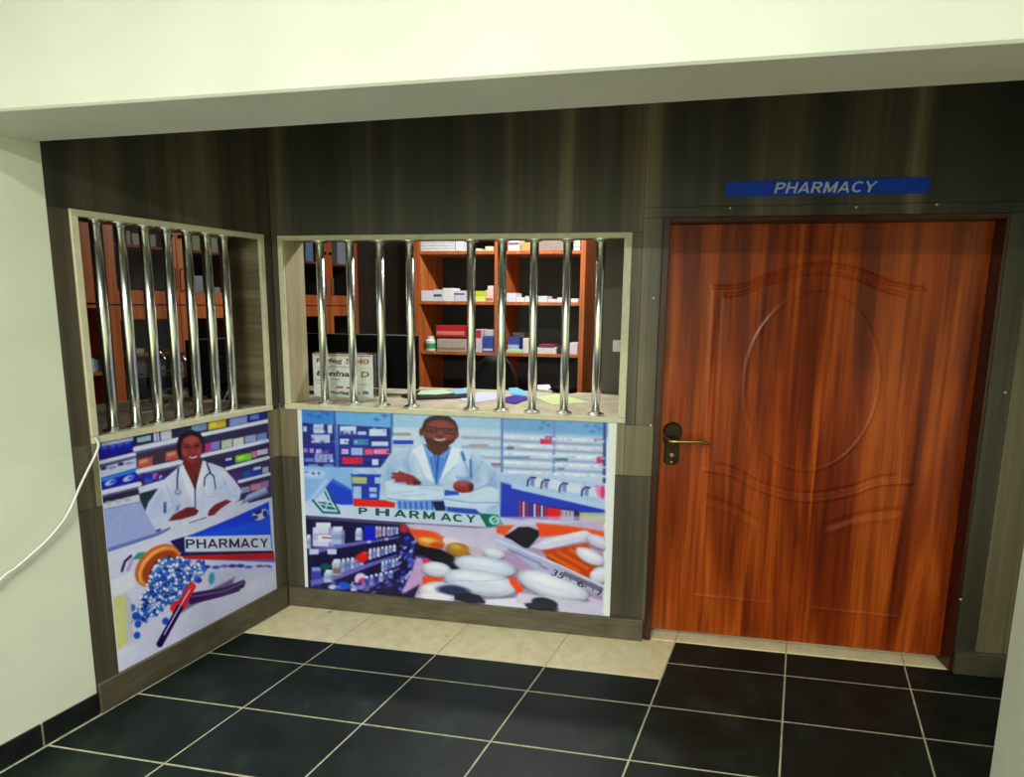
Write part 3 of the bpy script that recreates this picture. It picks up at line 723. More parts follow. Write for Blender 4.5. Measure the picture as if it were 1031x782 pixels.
    A.ell(308, 155, 14, 26, (104, 52, 50), 0, .5); A.ell(532, 172, 12, 24, (120, 62, 62), .1, .5)
    A.poly([(315, 120), (330, 80), (365, 58), (420, 50), (480, 60), (520, 90), (538, 130), (535, 180), (515, 215), (480, 238), (430, 246), (380, 240), (340, 218), (322, 180)], (112, 56, 54), .6)
    A.ell(420, 108, 70, 22, (138, 76, 74), .05, 2.0, .8)
    A.poly([(325, 180), (350, 190), (420, 215), (490, 205), (520, 190), (510, 218), (478, 240), (430, 248), (378, 240), (340, 218)], (66, 30, 34), .9)
    A.ell(372, 172, 26, 18, (134, 72, 68), 0, 1.4, .8); A.ell(478, 180, 26, 18, (134, 72, 68), 0, 1.4, .8)
    A.ell(422, 170, 20, 16, (126, 64, 60), 0, .8); A.ell(422, 182, 22, 7, (80, 36, 38), 0, .6)
    A.line([(385, 194), (402, 203), (425, 206), (450, 204), (465, 197)], 16, (140, 74, 76), .6); A.line([(394, 198), (408, 204), (426, 206), (446, 203), (456, 199)], 7, (222, 206, 212), .4)
    A.poly([(312, 150), (315, 118), (330, 80), (365, 58), (420, 48), (482, 58), (522, 90), (538, 130), (536, 150), (518, 108), (472, 84), (420, 76), (368, 86), (336, 112), (322, 150)], (44, 22, 26), .8)
    A.line([(330, 120), (400, 128), (408, 150), (385, 160), (345, 154), (332, 135)], 7, (38, 18, 34), .4); A.line([(452, 134), (525, 138), (530, 155), (510, 168), (465, 166), (452, 150)], 7, (38, 18, 34), .4); A.line([(400, 132), (452, 136)], 7, (38, 18, 34), .4)
    for x in (370, 488): A.ell(x, 145, 12, 6, (40, 20, 24), 0, .4)
    for cx, cy, rx, ry, rot, a in ((110, 420, 40, 110, .3, .5), (220, 380, 40, 90, -.2, .35), (640, 420, 50, 110, .2, .45), (760, 520, 36, 110, 0, .5), (330, 560, 150, 16, 0, .4), (620, 575, 140, 18, .05, .4), (300, 470, 150, 16, .05, .5)):
        A.ell(cx, cy, rx, ry, (126, 150, 192), rot, 4, a)
    # lapels and folds
    A.poly([(315, 230), (345, 320), (395, 480), (330, 440), (270, 340), (250, 270)], hi, .7); A.poly([(500, 250), (555, 262), (545, 340), (470, 430), (412, 490)], hi, .7)
    for pth, wd_ in (([(345, 310), (395, 475)], 7), ([(262, 300), (330, 440)], 6), ([(520, 370), (415, 480)], 7), ([(560, 290), (600, 400)], 14), ([(625, 300), (610, 440)], 12), ([(240, 250), (215, 330), (235, 400)], 9), ([(190, 330), (230, 420)], 7),
                     ([(690, 345), (620, 450)], 8), ([(95, 400), (140, 480)], 8), ([(770, 420), (700, 560)], 9), ([(640, 340), (590, 450)], 7)): A.line(pth, wd_, sh, 1, .9)
    A.line([(565, 285), (580, 330)], 16, (70, 100, 150), .8); A.line([(618, 330), (622, 440)], 10, (64, 92, 150), .7)
    # folded arms
    A.poly([(75, 470), (140, 455), (260, 485), (440, 490), (452, 580), (330, 590), (180, 588), (95, 570)], (198, 214, 234), .7)
    A.line([(130, 470), (250, 490), (440, 492)], 8, (124, 150, 194), .8); A.line([(100, 575), (250, 590), (450, 585)], 9, (120, 148, 196), .8)
    for pth in ([(120, 540), (260, 530)], [(160, 560), (330, 550)], [(300, 505), (420, 520)]): A.line(pth, 6, (160, 182, 216), .8)
    A.poly([(445, 560), (540, 540), (640, 520), (740, 500), (795, 520), (790, 610), (680, 640), (455, 620)], (196, 212, 232), .8)
    A.line([(450, 575), (620, 600), (790, 600)], 8, (134, 158, 200), .8); A.line([(640, 520), (740, 480)], 7, (134, 158, 200), .8)
    A.poly([(455, 520), (540, 530), (545, 550), (455, 556)], (46, 84, 176), .7)
    skin = (138, 58, 62); skd = (96, 34, 42)
    for a, b in (((130, 418), (240, 432)), ((126, 440), (240, 450)), ((150, 462), (250, 466)), ((170, 410), (255, 440))): A.line([a, b], 17, skin, .5)
    A.poly([(210, 425), (260, 432), (305, 468), (300, 488), (215, 486)], skin, .7); A.line([(140, 430), (235, 444)], 4, skd, .4, .8); A.line([(140, 452), (240, 460)], 4, skd, .4, .8); A.poly([(255, 450), (310, 480), (260, 488)], (70, 30, 50), 1)
    A.ell(572, 498, 64, 40, skin, .05, .6); A.ell(560, 480, 40, 16, (170, 92, 92), 0, 1.2, .8); A.line([(520, 510), (560, 530), (610, 530)], 8, skd, .6); A.ell(622, 505, 14, 26, (70, 30, 44), 0, .7)
    for x in (545, 570, 595): A.line([(x, 478), (x+6, 512)], 4, skd, .4, .7)
    A.poly([(520, 430), (620, 440), (630, 475), (540, 465)], (112, 142, 190), 1, .6)
    # ---- sign board strip
    A.view()
    A.poly([(306, 505), (330, 505), (356, 511), (400, 512), (440, 516), (483, 518), (489, 531), (400, 525), (307, 519)], (192, 206, 226), .4)
    A.line([(307, 519.5), (400, 526), (489, 531.5), (510, 531)], 1.6, (70, 50, 86), .5)
    A.poly([(482, 516.5), (501, 518), (508, 529), (490, 530.5)], (0, 104, 84), .4); A.ell(497.5, 523.5, 5.2, 4.6, (170, 206, 206), .2, .4); A.ell(498, 523.5, 3, 2.6, (20, 120, 100), 0, .4); A.line([(495, 525), (501, 522)], 1.2, (200, 224, 224), .3)
    A.poly([(316, 504), (322, 498), (329, 491), (334, 505), (343.5, 510), (341, 517), (324, 515)], (190, 206, 226), .4)
    A.line([(315, 503.5), (325, 515.5), (342, 516.5), (336, 505), (329, 491)], 1.8, (12, 86, 84), .4)
    A.poly([(320, 505), (326, 512), (338, 513), (333, 506)], (16, 96, 92), .4); A.line([(322, 507), (337, 510)], 1.4, (196, 214, 226), .3); A.line([(331, 503), (327, 514)], 1.4, (196, 214, 226), .3); A.line([(327, 495), (331, 503)], 1.6, (30, 100, 110), .5)
    # ---- lower left: bottle shelves
    A.poly([(306.5, 520), (400, 527), (428, 530), (430, 604), (309, 592.5)], (26, 20, 66), .6)
    A.view(300, 505, 7.446)
    A.poly([(60, 105), (760, 160), (760, 175), (60, 125)], (92, 78, 120), .8)
    for p in ([(80, 350), (300, 318), (760, 258), (760, 272), (300, 350), (85, 400)], [(90, 590), (320, 520), (745, 395), (745, 410), (330, 570), (100, 640)], [(330, 640), (560, 580), (760, 490), (760, 505), (560, 640), (470, 660)]):
        A.poly(p, (112, 108, 168), .8)
    def bottle(x, y, w_, h_, c, cap=(214, 218, 232)):
        A.rect(x, y+h_*.2, x+w_, y+h_, c, .4); A.rect(x+w_*.15, y, x+w_*.85, y+h_*.25, cap, .4)
        A.rect(x, y+h_*.45, x+w_, y+h_*.72, tuple(min(255, int(v*.82)) for v in c), .5, .8); A.rect(x+w_*.75, y+h_*.2, x+w_, y+h_, (90, 90, 150), .6, .5)
    bottle(60, 245, 40, 105, (170, 180, 214)); bottle(110, 155, 160, 180, (206, 204, 226)); A.rect(150, 250, 262, 300, (226, 216, 232), .6); A.line([(185, 268), (255, 272)], 9, (120, 40, 90), .4)
    bottle(250, 185, 100, 135, (168, 180, 214)); bottle(430, 195, 55, 95, (186, 194, 222)); A.rect(495, 180, 590, 290, (28, 34, 176), .6)
    for i in range(4): bottle(580+i*30-(6 if i else 0), 182+i*2, 24, 88-8*i, [(150, 150, 190), (196, 150, 140), (180, 184, 216), (150, 160, 206)][i])
    for i in range(4): bottle(675+i*20, 188, 17, 70-5*i, [(160, 160, 200), (180, 186, 214), (130, 130, 180), (200, 200, 222)][i])
    A.ell(795, 200, 36, 34, (190, 60, 70), 0, 1.5, .8)
    for x in (85, 220): A.rect(x, 355, x+70, 395, (196, 198, 222), .5)
    for x, y in ((520, 290), (650, 268)): A.rect(x, y, x+28, y+22, (170, 170, 206), .5)
    A.rect(100, 495, 175, 580, (70, 76, 150), .6); A.rect(105, 490, 170, 520, (140, 150, 196), .6)
    A.ell(205, 485, 42, 26, (10, 84, 80), 0, .8); bottle(195, 510, 70, 95, (170, 184, 210)); A.ell(290, 470, 34, 40, (196, 206, 224), 0, .8); bottle(255, 430, 75, 120, (178, 186, 204), (206, 210, 226)); A.rect(262, 500, 320, 540, (120, 116, 96), .6)
    for i in range(5): bottle(325+i*34, 425-i*4, 32, 100-8*i, [(150, 166, 204), (120, 140, 190), (176, 186, 216), (140, 152, 200), (170, 176, 214)][i])
    A.ell(480, 420, 48, 34, (196, 34, 36), 0, 1); A.ell(500, 385, 26, 14, (220, 70, 60), 0, .8)
    for i in range(7): bottle(530+i*30, 350-i*5, 26, 84-5*i, [(190, 196, 222), (150, 160, 204), (206, 208, 228), (120, 130, 186)][i % 4])
    for i in range(5): bottle(625+i*26, 445-i*6, 24, 80-5*i, [(180, 190, 220), (140, 150, 200), (110, 116, 180)][i % 3])
    A.ell(340, 630, 50, 30, (24, 90, 190), 0, .8); A.ell(260, 640, 34, 18, (186, 196, 220), 0, .8); bottle(395, 600, 50, 70, (176, 190, 220)); A.ell(470, 580, 46, 46, (206, 196, 220), -.4, .8); A.ell(480, 600, 34, 26, (196, 50, 110), -.6, .8)
    for i in range(6): bottle(500+i*36, 555-i*8, 32, 80-4*i, [(80, 84, 160), (130, 140, 196), (60, 60, 150), (170, 174, 214)][i % 4])
    for i in range(70):
        x = RP.uniform(760, 950); y = RP.uniform(250, 690-(x-760)*.9)
        A.ell(x, y, RP.uniform(8, 22), RP.uniform(5, 16), RP.choice([(50, 60, 160), (140, 150, 214), (100, 110, 190), (30, 30, 110), (190, 196, 226), (60, 76, 180)]), RP.uniform(-1, 0), .6)
    for i in range(40):
        x = RP.uniform(100, 760); y = RP.uniform(590, 690); A.ell(x, y, RP.uniform(8, 26), RP.uniform(6, 14), RP.choice([(60, 60, 140), (150, 150, 200), (36, 30, 90), (100, 96, 170)]), -.3, .6, .8)
    # ---- lower right: tablets, capsules and thermometer
    A.view()
    A.poly([(428, 530), (412, 526), (489, 531.5), (510, 530), (608, 524), (607, 620), (416, 603), (424, 585), (432, 560)], (168, 146, 176), .8)
    A.view(400, 515, 7.817)
    A.poly([(70, 95), (420, 120), (620, 130), (938, 120), (938, 300), (600, 330), (150, 230)], (196, 188, 214), 1)
    A.poly([(90, 130), (250, 160), (370, 200), (330, 290), (160, 240)], (216, 92, 50), 1.6); A.ell(215, 170, 110, 24, (226, 84, 40), .1, 1.2)
    pill(A, 260, 240, 100, 44, (206, 136, 66), .12); A.ell(235, 225, 60, 20, (226, 176, 110), .15, 1); A.ell(310, 265, 50, 22, (176, 80, 40), .2, 1)
    A.ell(430, 235, 70, 34, (222, 206, 216), .2, 1); pill(A, 480, 300, 92, 52, (168, 126, 60), .2); A.ell(465, 275, 40, 16, (186, 160, 80), .2, 1); A.ell(620, 315, 60, 34, (190, 168, 178), .2, 1)
    A.poly([(150, 350), (260, 400), (200, 560), (60, 640), (30, 640), (120, 450)], (190, 160, 196), 1.5); A.ell(235, 390, 36, 30, (176, 70, 90), 0, 1.5)
    A.poly([(140, 262), (350, 300), (440, 350), (500, 410), (500, 455), (420, 455), (300, 400), (200, 345), (140, 335)], (12, 14, 30), .7)
    A.line([(290, 350), (430, 400)], 12, (40, 44, 66), 1.2)
    pill(A, 760, 325, 82, 44, (214, 212, 232), .25); pill(A, 690, 430, 240, 78, (206, 212, 232), .16)
    pill(A, 310, 455, 110, 60, (216, 214, 232), .12)
    A.poly([(200, 510), (360, 520), (340, 550), (200, 600)], (224, 88, 52), 1.2)
    A.poly([(870, 520), (938, 515), (938, 590), (920, 580)], (226, 84, 44), .8)
    pill(A, 655, 560, 285, 100, (214, 218, 236), .18); A.line([(420, 540), (640, 548), (860, 532)], 4, (150, 160, 190), .5)
    A.line([(560, 640), (720, 680), (870, 680), (930, 650)], 14, (132, 140, 170), 1)
    pill(A, 330, 640, 150, 90, (224, 220, 232), .1); A.ell(440, 620, 130, 40, (50, 54, 90), .1, 1.4); A.ell(290, 670, 120, 30, (238, 236, 242), .05, 1.2)
    A.poly([(450, 650), (560, 638), (650, 660), (700, 720), (560, 720), (450, 690)], (18, 20, 40), .8)
    A.poly([(700, 690), (938, 680), (938, 760), (690, 730)], (222, 220, 234), 1)
    A.view(500, 510, 6.8)
    A.poly([(0, 70), (740, 60), (735, 240), (0, 240)], (206, 190, 214), 1, .6)
    A.poly([(0, 130), (120, 125), (60, 200), (0, 180)], (220, 96, 60), 1); A.poly([(270, 110), (480, 130), (735, 170), (735, 210), (560, 190), (300, 205)], (224, 86, 30), 1.2)
    A.poly([(50, 205), (150, 140), (220, 138), (290, 165), (290, 200), (220, 280), (190, 285), (100, 225)], (12, 16, 34), .7)
    A.poly([(230, 275), (330, 220), (600, 160), (640, 175), (650, 200), (560, 240), (330, 295)], (206, 206, 228), .8); A.line([(320, 245), (610, 180)], 26, (224, 224, 238), 1.2)
    A.poly([(310, 300), (620, 250), (700, 360), (660, 500), (560, 470), (400, 400)], (176, 70, 20), 1.4)
    for a, b in (((360, 330), (560, 440)), ((420, 310), (620, 420)), ((500, 290), (640, 390))): A.line([a, b], 18, (206, 108, 30), 1.2)
    A.line([(350, 350), (500, 440)], 12, (120, 36, 16), 1)
    pill(A, 640, 340, 100, 48, (224, 220, 232), .45); pill(A, 700, 240, 90, 42, (214, 206, 228), .4); pill(A, 705, 470, 66, 56, (218, 220, 234), -.3)
    A.poly([(90, 480), (200, 560), (150, 600), (90, 520)], (226, 84, 44), 1)
    pill(A, 390, 545, 245, 86, (220, 222, 238), .3); A.line([(180, 560), (360, 630), (600, 640)], 10, (140, 146, 176), .9)
    A.poly([(0, 215), (80, 225), (430, 395), (735, 540), (735, 610), (600, 560), (250, 420), (100, 300), (0, 270)], (172, 180, 210), 1, .75)
    A.line([(0, 225), (430, 400), (735, 545)], 10, (222, 226, 240), .8, .9); A.line([(80, 290), (300, 390)], 10, (110, 120, 168), .8, .9); A.line([(300, 405), (345, 425)], 12, (150, 110, 150), .7)
    A.poly([(150, 590), (600, 650), (735, 640), (735, 760), (420, 730), (100, 690)], (214, 212, 230), 1.2, .8)
    A.ell(330, 660, 90, 36, (14, 30, 46), .2, .7); A.ell(300, 690, 120, 30, (16, 34, 46), .12, .8)
    A.poly([(0, 660), (180, 660), (230, 712), (0, 690)], (226, 224, 238), 1); A.line([(640, 630), (720, 660)], 26, (206, 186, 214), 1)
    finish(A, 3)
    A.view(500, 510, 6.8)
    for i in range(26):
        t = i/25; x = 470+t*258; y = 446+t*112
        A.line([(x, y), (x-12-(8 if i % 5 == 0 else 0), y+24+(14 if i % 5 == 0 else 0))], 6.5, (20, 16, 34), .25)
    A.view()
    return A, (x0, x1, z0, z1)
A, (bx0, bx1, bz0, bz1) = back_art()
brd = (226, 230, 236)
A.poly([(296, 408), (303.4, 408), (310.6, 596), (300, 596)], brd, .3); A.poly([(613.2, 418), (626, 418), (620, 626), (607.6, 626)], brd, .3)
ps = tag(empty('wall_poster', ((bx0+bx1)/2, -.003, bz0)), 'pharmacy poster of a man in a white coat with folded arms, above scattered tablets', 'poster', 'pharmacy posters under the counter windows')
prism('backing_sheet', rect(bx0, bx1, -.0035, -.0002), bz0, bz1, M['paper'], ps)
poster_mesh('print', A, lambda u, v: (bx0+(bx1-bx0)*u, -.004, bz1-(bz1-bz0)*v), ps)
def bq(pts, y=-.0046): return [tuple(onY(px, py, y)) for px, py in pts]
M['green_ink'] = plain('dark green ink', (6, 84, 66), .4, var=.02)
M['dark_ink'] = plain('dark ink', (34, 30, 46), .4, var=.02)
for ch, xa, xb, ya, yb_ in (('P', 361, 370, 511, 517.7), ('H', 378, 392, 511.8, 519.2), ('A', 396.5, 409.5, 513, 520.5), ('R', 412, 422.5, 514, 521.8), ('M', 426, 438, 514.8, 522.6), ('A', 443.5, 454.5, 516.4, 524.2), ('C', 456, 465.5, 517.4, 525), ('Y', 469, 479, 518, 526)):
    lettering(ch, bq([(xa, yb_-.4), (xb, yb_+.4), (xb, ya+.4), (xa, ya-.4)]), M['green_ink'], ps, 0, .22)
for ch, pts in (('35', [(554.5, 578.5), (566, 583), (569.5, 577.5), (558, 572.5)]), ('6', [(581, 589.5), (587, 592), (589, 586), (583, 583.5)]), ('7', [(600, 599), (606, 601), (606.4, 595), (602, 593)])):
    lettering(ch, bq(pts), M['dark_ink'], ps, 0, .01)

def left_art():
    t0, t1, z0, z1 = .080, .886, .1275, 1.1095
    P3 = lambda t, z: tuple(LW(t, .004))+(z,)
    cor = [proj(P3(t, z)) for t, z in ((t1, z1), (t0, z1), (t0, z0), (t1, z0))]
    A = Art(cor, 400, 430, (224, 226, 236))
    A.view()
    A.poly([(96, 440), (275, 405), (277, 595), (120, 680)], (196, 200, 222), .3)
    # shelves behind: dark bays with white boards rising to the right
    A.poly([(98, 447), (269, 411), (274, 500), (104, 545)], (60, 50, 84), .5)
    A.view(90, 405, 5.21)
    def board(p, q, wd_=20): A.line([p, q], wd_, (212, 216, 230), .6); A.line([(p[0], p[1]+wd_*.75), (q[0], q[1]+wd_*.75)], 8, (110, 110, 150), .6)
    # left bay
    A.poly([(38, 215), (232, 165), (240, 260), (45, 300)], (28, 26, 130), .8)
    A.poly([(60, 205), (230, 172), (230, 200), (62, 232)], (176, 184, 214), .7)
    for x in (70, 110, 150, 190): A.ell(x+10, 240-(x-60)*.2, 18, 9, (90, 100, 190), -.2, .6); A.rect(x, 250-(x-60)*.2, x+30, 268-(x-60)*.2, (40, 40, 160), .5, 1, -.2)
    board((45, 318), (240, 270)); A.poly([(48, 345), (245, 290), (248, 345), (50, 400)], (196, 200, 222), .7)
    for x in (75, 165): A.ell(x, 350-(x-60)*.25, 16, 8, (40, 40, 80), -.2, .6); A.ell(x+45, 345-(x-60)*.25, 24, 8, (140, 146, 186), -.2, .6)
    A.poly([(50, 400), (250, 345), (256, 415), (58, 460)], (26, 40, 160), .7); A.poly([(50, 400), (250, 345), (250, 362), (52, 420)], (70, 140, 210), 1.2)
    for x, y in ((110, 420), (205, 398)): A.ell(x, y, 32, 14, (176, 190, 226), -.4, .6); A.ell(x+12, y-4, 16, 7, (70, 90, 190), -.4, .5)
    board((62, 475), (262, 428), 26); A.poly([(65, 505), (265, 455), (268, 475), (66, 528)], (52, 46, 66), .8)
    A.poly([(70, 530), (268, 480), (270, 520), (72, 560)], (200, 204, 218), .8)
    for x in (90, 140, 190): A.ell(x+10, 535-(x-60)*.2, 16, 12, (170, 176, 186), 0, .6)
    # middle bay
    A.poly([(235, 168), (440, 120), (470, 300), (255, 340)], (70, 58, 78), 1)
    A.poly([(235, 180), (330, 160), (335, 205), (240, 222)], (24, 40, 70), .5); A.poly([(248, 186), (322, 170), (325, 200), (252, 212)], (150, 176, 190), .5)
    A.poly([(335, 155), (430, 138), (432, 190), (338, 206)], (196, 200, 216), .6); A.line([(368, 150), (372, 200)], 8, (50, 50, 100), .5); A.line([(352, 154), (356, 204)], 5, (110, 110, 160), .5)
    A.poly([(435, 135), (521, 118), (521, 160), (436, 175)], (46, 40, 70), .8)
    board((240, 245), (470, 195), 26)
    for x, y in ((255, 300), (400, 262)): A.poly([(x, y), (x+78, y-18), (x+76, y+34), (x-2, y+46)], (176, 92, 78), .8); A.poly([(x+8, y+6), (x+50, y-6), (x+52, y+12), (x+10, y+24)], (206, 146, 130), .9)
    board((255, 362), (480, 312), 26)
    for i in range(16): A.ell(RP.uniform(280, 460), RP.uniform(360, 440)-.0, RP.uniform(10, 24), RP.uniform(8, 20), RP.choice([(150, 110, 190), (50, 50, 150), (196, 190, 220), (90, 50, 120), (60, 90, 190)]), -.3, .6)
    A.poly([(255, 445), (420, 395), (400, 440), (262, 480)], (206, 212, 228), .8)
    A.poly([(262, 480), (350, 455), (300, 540), (268, 520)], (40, 60, 66), 1)
    # right bay
    A.view(180, 405, 5.58)
    A.poly([(0, 135), (495, 40), (510, 520), (330, 560), (0, 300)], (58, 50, 82), 1)
    def bxs(lst):
        for x, y, w_, h_, c in lst: A.poly([(x, y), (x+w_, y-w_*.2), (x+w_, y-w_*.2+h_), (x, y+h_)], c, .6)
    bxs([(72, 125, 85, 45, (120, 150, 176)), (165, 105, 100, 52, (200, 176, 50)), (175, 118, 36, 26, (226, 206, 100)), (285, 85, 100, 50, (140, 156, 206)), (390, 66, 98, 50, (40, 46, 130)), (400, 72, 50, 28, (120, 130, 200))])
    A.line([(130, 182), (495, 105)], 22, (216, 220, 232), .6)
    bxs([(140, 235, 40, 50, (176, 60, 130)), (180, 225, 50, 46, (140, 130, 190)), (240, 215, 60, 46, (196, 196, 176)), (305, 205, 60, 44, (206, 206, 190)), (370, 190, 65, 40, (150, 160, 190)), (440, 178, 55, 40, (120, 140, 190))])
    A.line([(130, 300), (498, 215)], 22, (216, 220, 232), .6)
    bxs([(250, 318, 60, 40, (30, 30, 110)), (262, 316, 36, 14, (196, 200, 224)), (318, 300, 90, 40, (112, 190, 40)), (330, 306, 40, 18, (170, 220, 90)), (408, 278, 30, 36, (196, 120, 140)), (440, 270, 60, 30, (206, 206, 216))])
    A.line([(270, 372), (502, 310)], 20, (216, 220, 232), .6)
    bxs([(300, 400, 60, 40, (80, 50, 120)), (362, 388, 50, 40, (30, 90, 140)), (400, 372, 70, 40, (50, 60, 160)), (420, 366, 40, 16, (196, 206, 230)), (470, 365, 34, 34, (170, 170, 180))])
    A.line([(340, 445), (508, 402)], 18, (214, 218, 230), .6)
    bxs([(350, 478, 50, 34, (150, 140, 170)), (405, 462, 55, 36, (200, 130, 150)), (460, 446, 46, 40, (150, 120, 150))])
    # woman in white coat
    A.view(145, 420, 6.514)
    A.poly([(0, 640), (30, 560), (90, 470), (140, 400), (220, 330), (270, 300), (330, 420), (385, 290), (440, 300), (520, 330), (600, 420), (640, 480), (625, 540), (520, 600), (60, 760)], (206, 210, 230), .7)
    A.poly([(0, 640), (40, 545), (120, 500), (180, 600), (170, 680), (60, 760), (20, 760)], (196, 202, 226), 1.2)
    A.poly([(252, 300), (280, 262), (380, 280), (386, 310), (350, 440), (335, 480), (290, 390)], (112, 42, 46), .7); A.line([(350, 380), (330, 470)], 14, (70, 26, 40), .8)
    A.poly([(215, 170), (235, 115), (275, 90), (320, 85), (365, 100), (392, 140), (400, 200), (390, 240), (370, 180), (320, 120), (260, 140), (240, 190), (248, 285), (228, 270), (218, 220)], (30, 14, 26), .6)
    A.poly([(244, 180), (262, 140), (310, 115), (355, 130), (380, 175), (384, 220), (365, 270), (330, 300), (300, 300), (262, 265), (246, 225)], (134, 58, 58), .7)
    A.ell(310, 150, 46, 26, (166, 90, 86), 0, 1.6, .8); A.ell(270, 230, 18, 22, (166, 88, 84), 0, 1.4, .8); A.ell(358, 225, 16, 22, (160, 82, 80), 0, 1.4, .8)
    for x in (282, 345): A.ell(x, 196-(x-282)*.12, 14, 5, (40, 16, 26), -.1, .4); A.line([(x-16, 182-(x-282)*.12), (x+14, 178-(x-282)*.12)], 5, (56, 22, 32), .4)
    A.ell(316, 222, 12, 10, (150, 74, 72), 0, .7); A.line([(296, 262), (318, 270), (348, 255)], 14, (150, 50, 60), .5); A.line([(300, 262), (320, 267), (344, 256)], 8, (232, 224, 228), .4)
    A.poly([(252, 305), (300, 400), (335, 480), (335, 600), (280, 480), (240, 350)], (222, 226, 240), .7); A.poly([(386, 280), (420, 300), (400, 390), (345, 480), (345, 440)], (222, 226, 240), .7)
    A.line([(334, 470), (336, 595)], 8, (50, 56, 90), .5)
    for pth in ([(120, 480), (60, 600)], [(520, 400), (560, 520)], [(230, 560), (130, 640)], [(540, 420), (500, 470)], [(560, 500), (625, 530)], [(150, 450), (190, 560)]): A.line(pth, 8, (170, 178, 210), .9, .9)
    A.line([(225, 335), (218, 400), (218, 470)], 10, (34, 50, 80), .5); A.ell(222, 490, 22, 20, (120, 130, 160), 0, .6); A.ell(222, 488, 12, 11, (200, 206, 220), 0, .5)
    A.line([(412, 300), (430, 350), (436, 365)], 10, (34, 50, 80), .5); A.line([(395, 450), (398, 395), (430, 364), (458, 385), (470, 470)], 8, (30, 54, 84), .5); A.line([(392, 450), (388, 500), (420, 525), (460, 515), (470, 470)], 6, (170, 180, 206), .5)
    A.rect(128, 555, 146, 625, (60, 76, 140), .6); A.poly([(215, 580), (240, 570), (230, 610), (200, 625)], (130, 150, 190), .7)
    for cx, cy, rx, ry, rot, a in ((90, 560, 40, 90, .5, .4), (200, 520, 40, 100, .2, .35), (500, 480, 50, 80, -.3, .3), (590, 470, 24, 60, -.4, .4), (330, 560, 60, 30, 0, .3)):
        A.ell(cx, cy, rx, ry, (158, 168, 206), rot, 4, a)
    # counter top, papers, hands
    A.poly([(60, 760), (250, 690), (420, 640), (600, 555), (684, 530), (684, 620), (340, 760), (240, 782), (80, 782)], (204, 206, 222), .7)
    A.poly([(160, 680), (190, 640), (280, 590), (330, 590), (360, 615), (340, 640), (240, 670)], (116, 40, 46), .7); A.poly([(415, 650), (430, 605), (470, 570), (540, 540), (575, 550), (500, 600), (460, 640)], (116, 40, 46), .7)
    for a, b in (((270, 620), (350, 615)), ((280, 640), (340, 635)), ((440, 620), (500, 590))): A.line([a, b], 5, (76, 24, 32), .5)
    A.line([(265, 700), (330, 670), (420, 650)], 12, (226, 228, 238), .6); A.line([(300, 690), (410, 655)], 6, (70, 80, 120), .5); A.poly([(65, 745), (110, 728), (112, 742), (70, 756)], (50, 60, 110), .6)
    A.view()
    A.poly([(248, 499), (268.5, 489), (270.5, 496.5), (242, 508)], (120, 130, 160), .6); A.poly([(249, 498), (267, 490), (268.5, 494.5), (246, 504)], (160, 172, 200), .6)
    # monitor at left
    A.poly([(101, 513), (142, 505), (149, 520), (158, 536), (107, 552)], (156, 166, 208), .6); A.poly([(107, 552), (158, 536), (172, 530), (171, 533), (156, 541), (107, 557)], (110, 120, 170), .6)
    A.poly([(105, 557), (157, 540), (190, 530), (215, 528), (180, 545), (172, 560), (108, 575)], (206, 208, 226), .8)
    A.poly([(108, 575), (172, 545), (168, 580), (112, 600)], (190, 194, 222), 1)
    # blue counter, label, red stripe
    A.poly([(196, 537), (237, 520), (270.5, 505), (274, 552), (186, 556), (172, 545)], (16, 70, 196), .6)
    A.poly([(200, 538), (271, 522), (271, 538), (200, 542)], (30, 92, 214), 2); A.poly([(171.5, 544.5), (186, 540), (186, 556), (180, 556)], (20, 16, 86), .5)
    A.ell(262, 518, 9, 5, (190, 196, 220), -.4, .6); A.ell(260, 515, 4, 2.4, (40, 50, 110), -.4, .5); A.ell(267, 517, 2.4, 3.4, (40, 50, 110), 0, .5); A.ell(256, 521, 4, 2.2, (60, 70, 130), -.2, .5)
    A.poly([(183, 556), (275, 554), (275, 558), (180, 560)], (24, 20, 80), .5)
    A.poly([(185.5, 540.2), (272.3, 538), (273.4, 554.2), (186.5, 555.4)], (206, 208, 226), .35)
    A.poly([(180, 559.5), (276, 556), (276.5, 563.5), (180, 564.5)], (176, 26, 34), .6); A.poly([(180, 564), (277, 562.5), (277, 568), (180, 570)], (120, 100, 176), 1)
    # lower still life
    A.poly([(112, 590), (172, 562), (278, 566), (279, 596), (120, 678)], (206, 204, 226), .8)
    for i in range(9): A.ell(198+i*9+RP.uniform(-2, 2), 570+RP.uniform(-1.5, 1.5), 4, 1.8, RP.choice([(50, 60, 160), (120, 110, 190), (70, 90, 180)]), 0, .6)
    for i in range(30): A.line([(RP.uniform(215, 275), RP.uniform(572, 600))]*2, RP.uniform(1, 4), (186, 180, 214), 1, .5)
    A.poly([(200, 574), (216, 575), (270, 570), (276, 576), (240, 588), (210, 598)], (196, 196, 222), 1.2)
    A.poly([(192, 582), (210, 574), (214, 590), (196, 596)], (206, 196, 216), .8); A.ell(213, 582, 3, 6, (60, 150, 180), .1, .7)
    A.view(95, 530, 4.89)
    A.poly([(65, 180), (130, 150), (215, 120), (200, 240), (90, 300)], (202, 204, 224), 1)
    A.poly([(130, 215), (145, 165), (185, 130), (260, 118), (220, 190), (205, 240), (150, 225)], (206, 206, 224), .8); A.line([(136, 218), (150, 172), (180, 145)], 12, (50, 30, 90), .6); A.poly([(185, 160), (215, 128), (255, 125), (230, 160)], (60, 140, 120), .7); A.line([(165, 215), (185, 165)], 14, (170, 150, 200), .8)
    A.ell(312, 192, 128, 86, (198, 104, 50), -.72, .7); A.ell(318, 196, 118, 76, (226, 146, 84), -.72, .8); A.ell(326, 202, 106, 66, (150, 74, 36), -.72, .8)
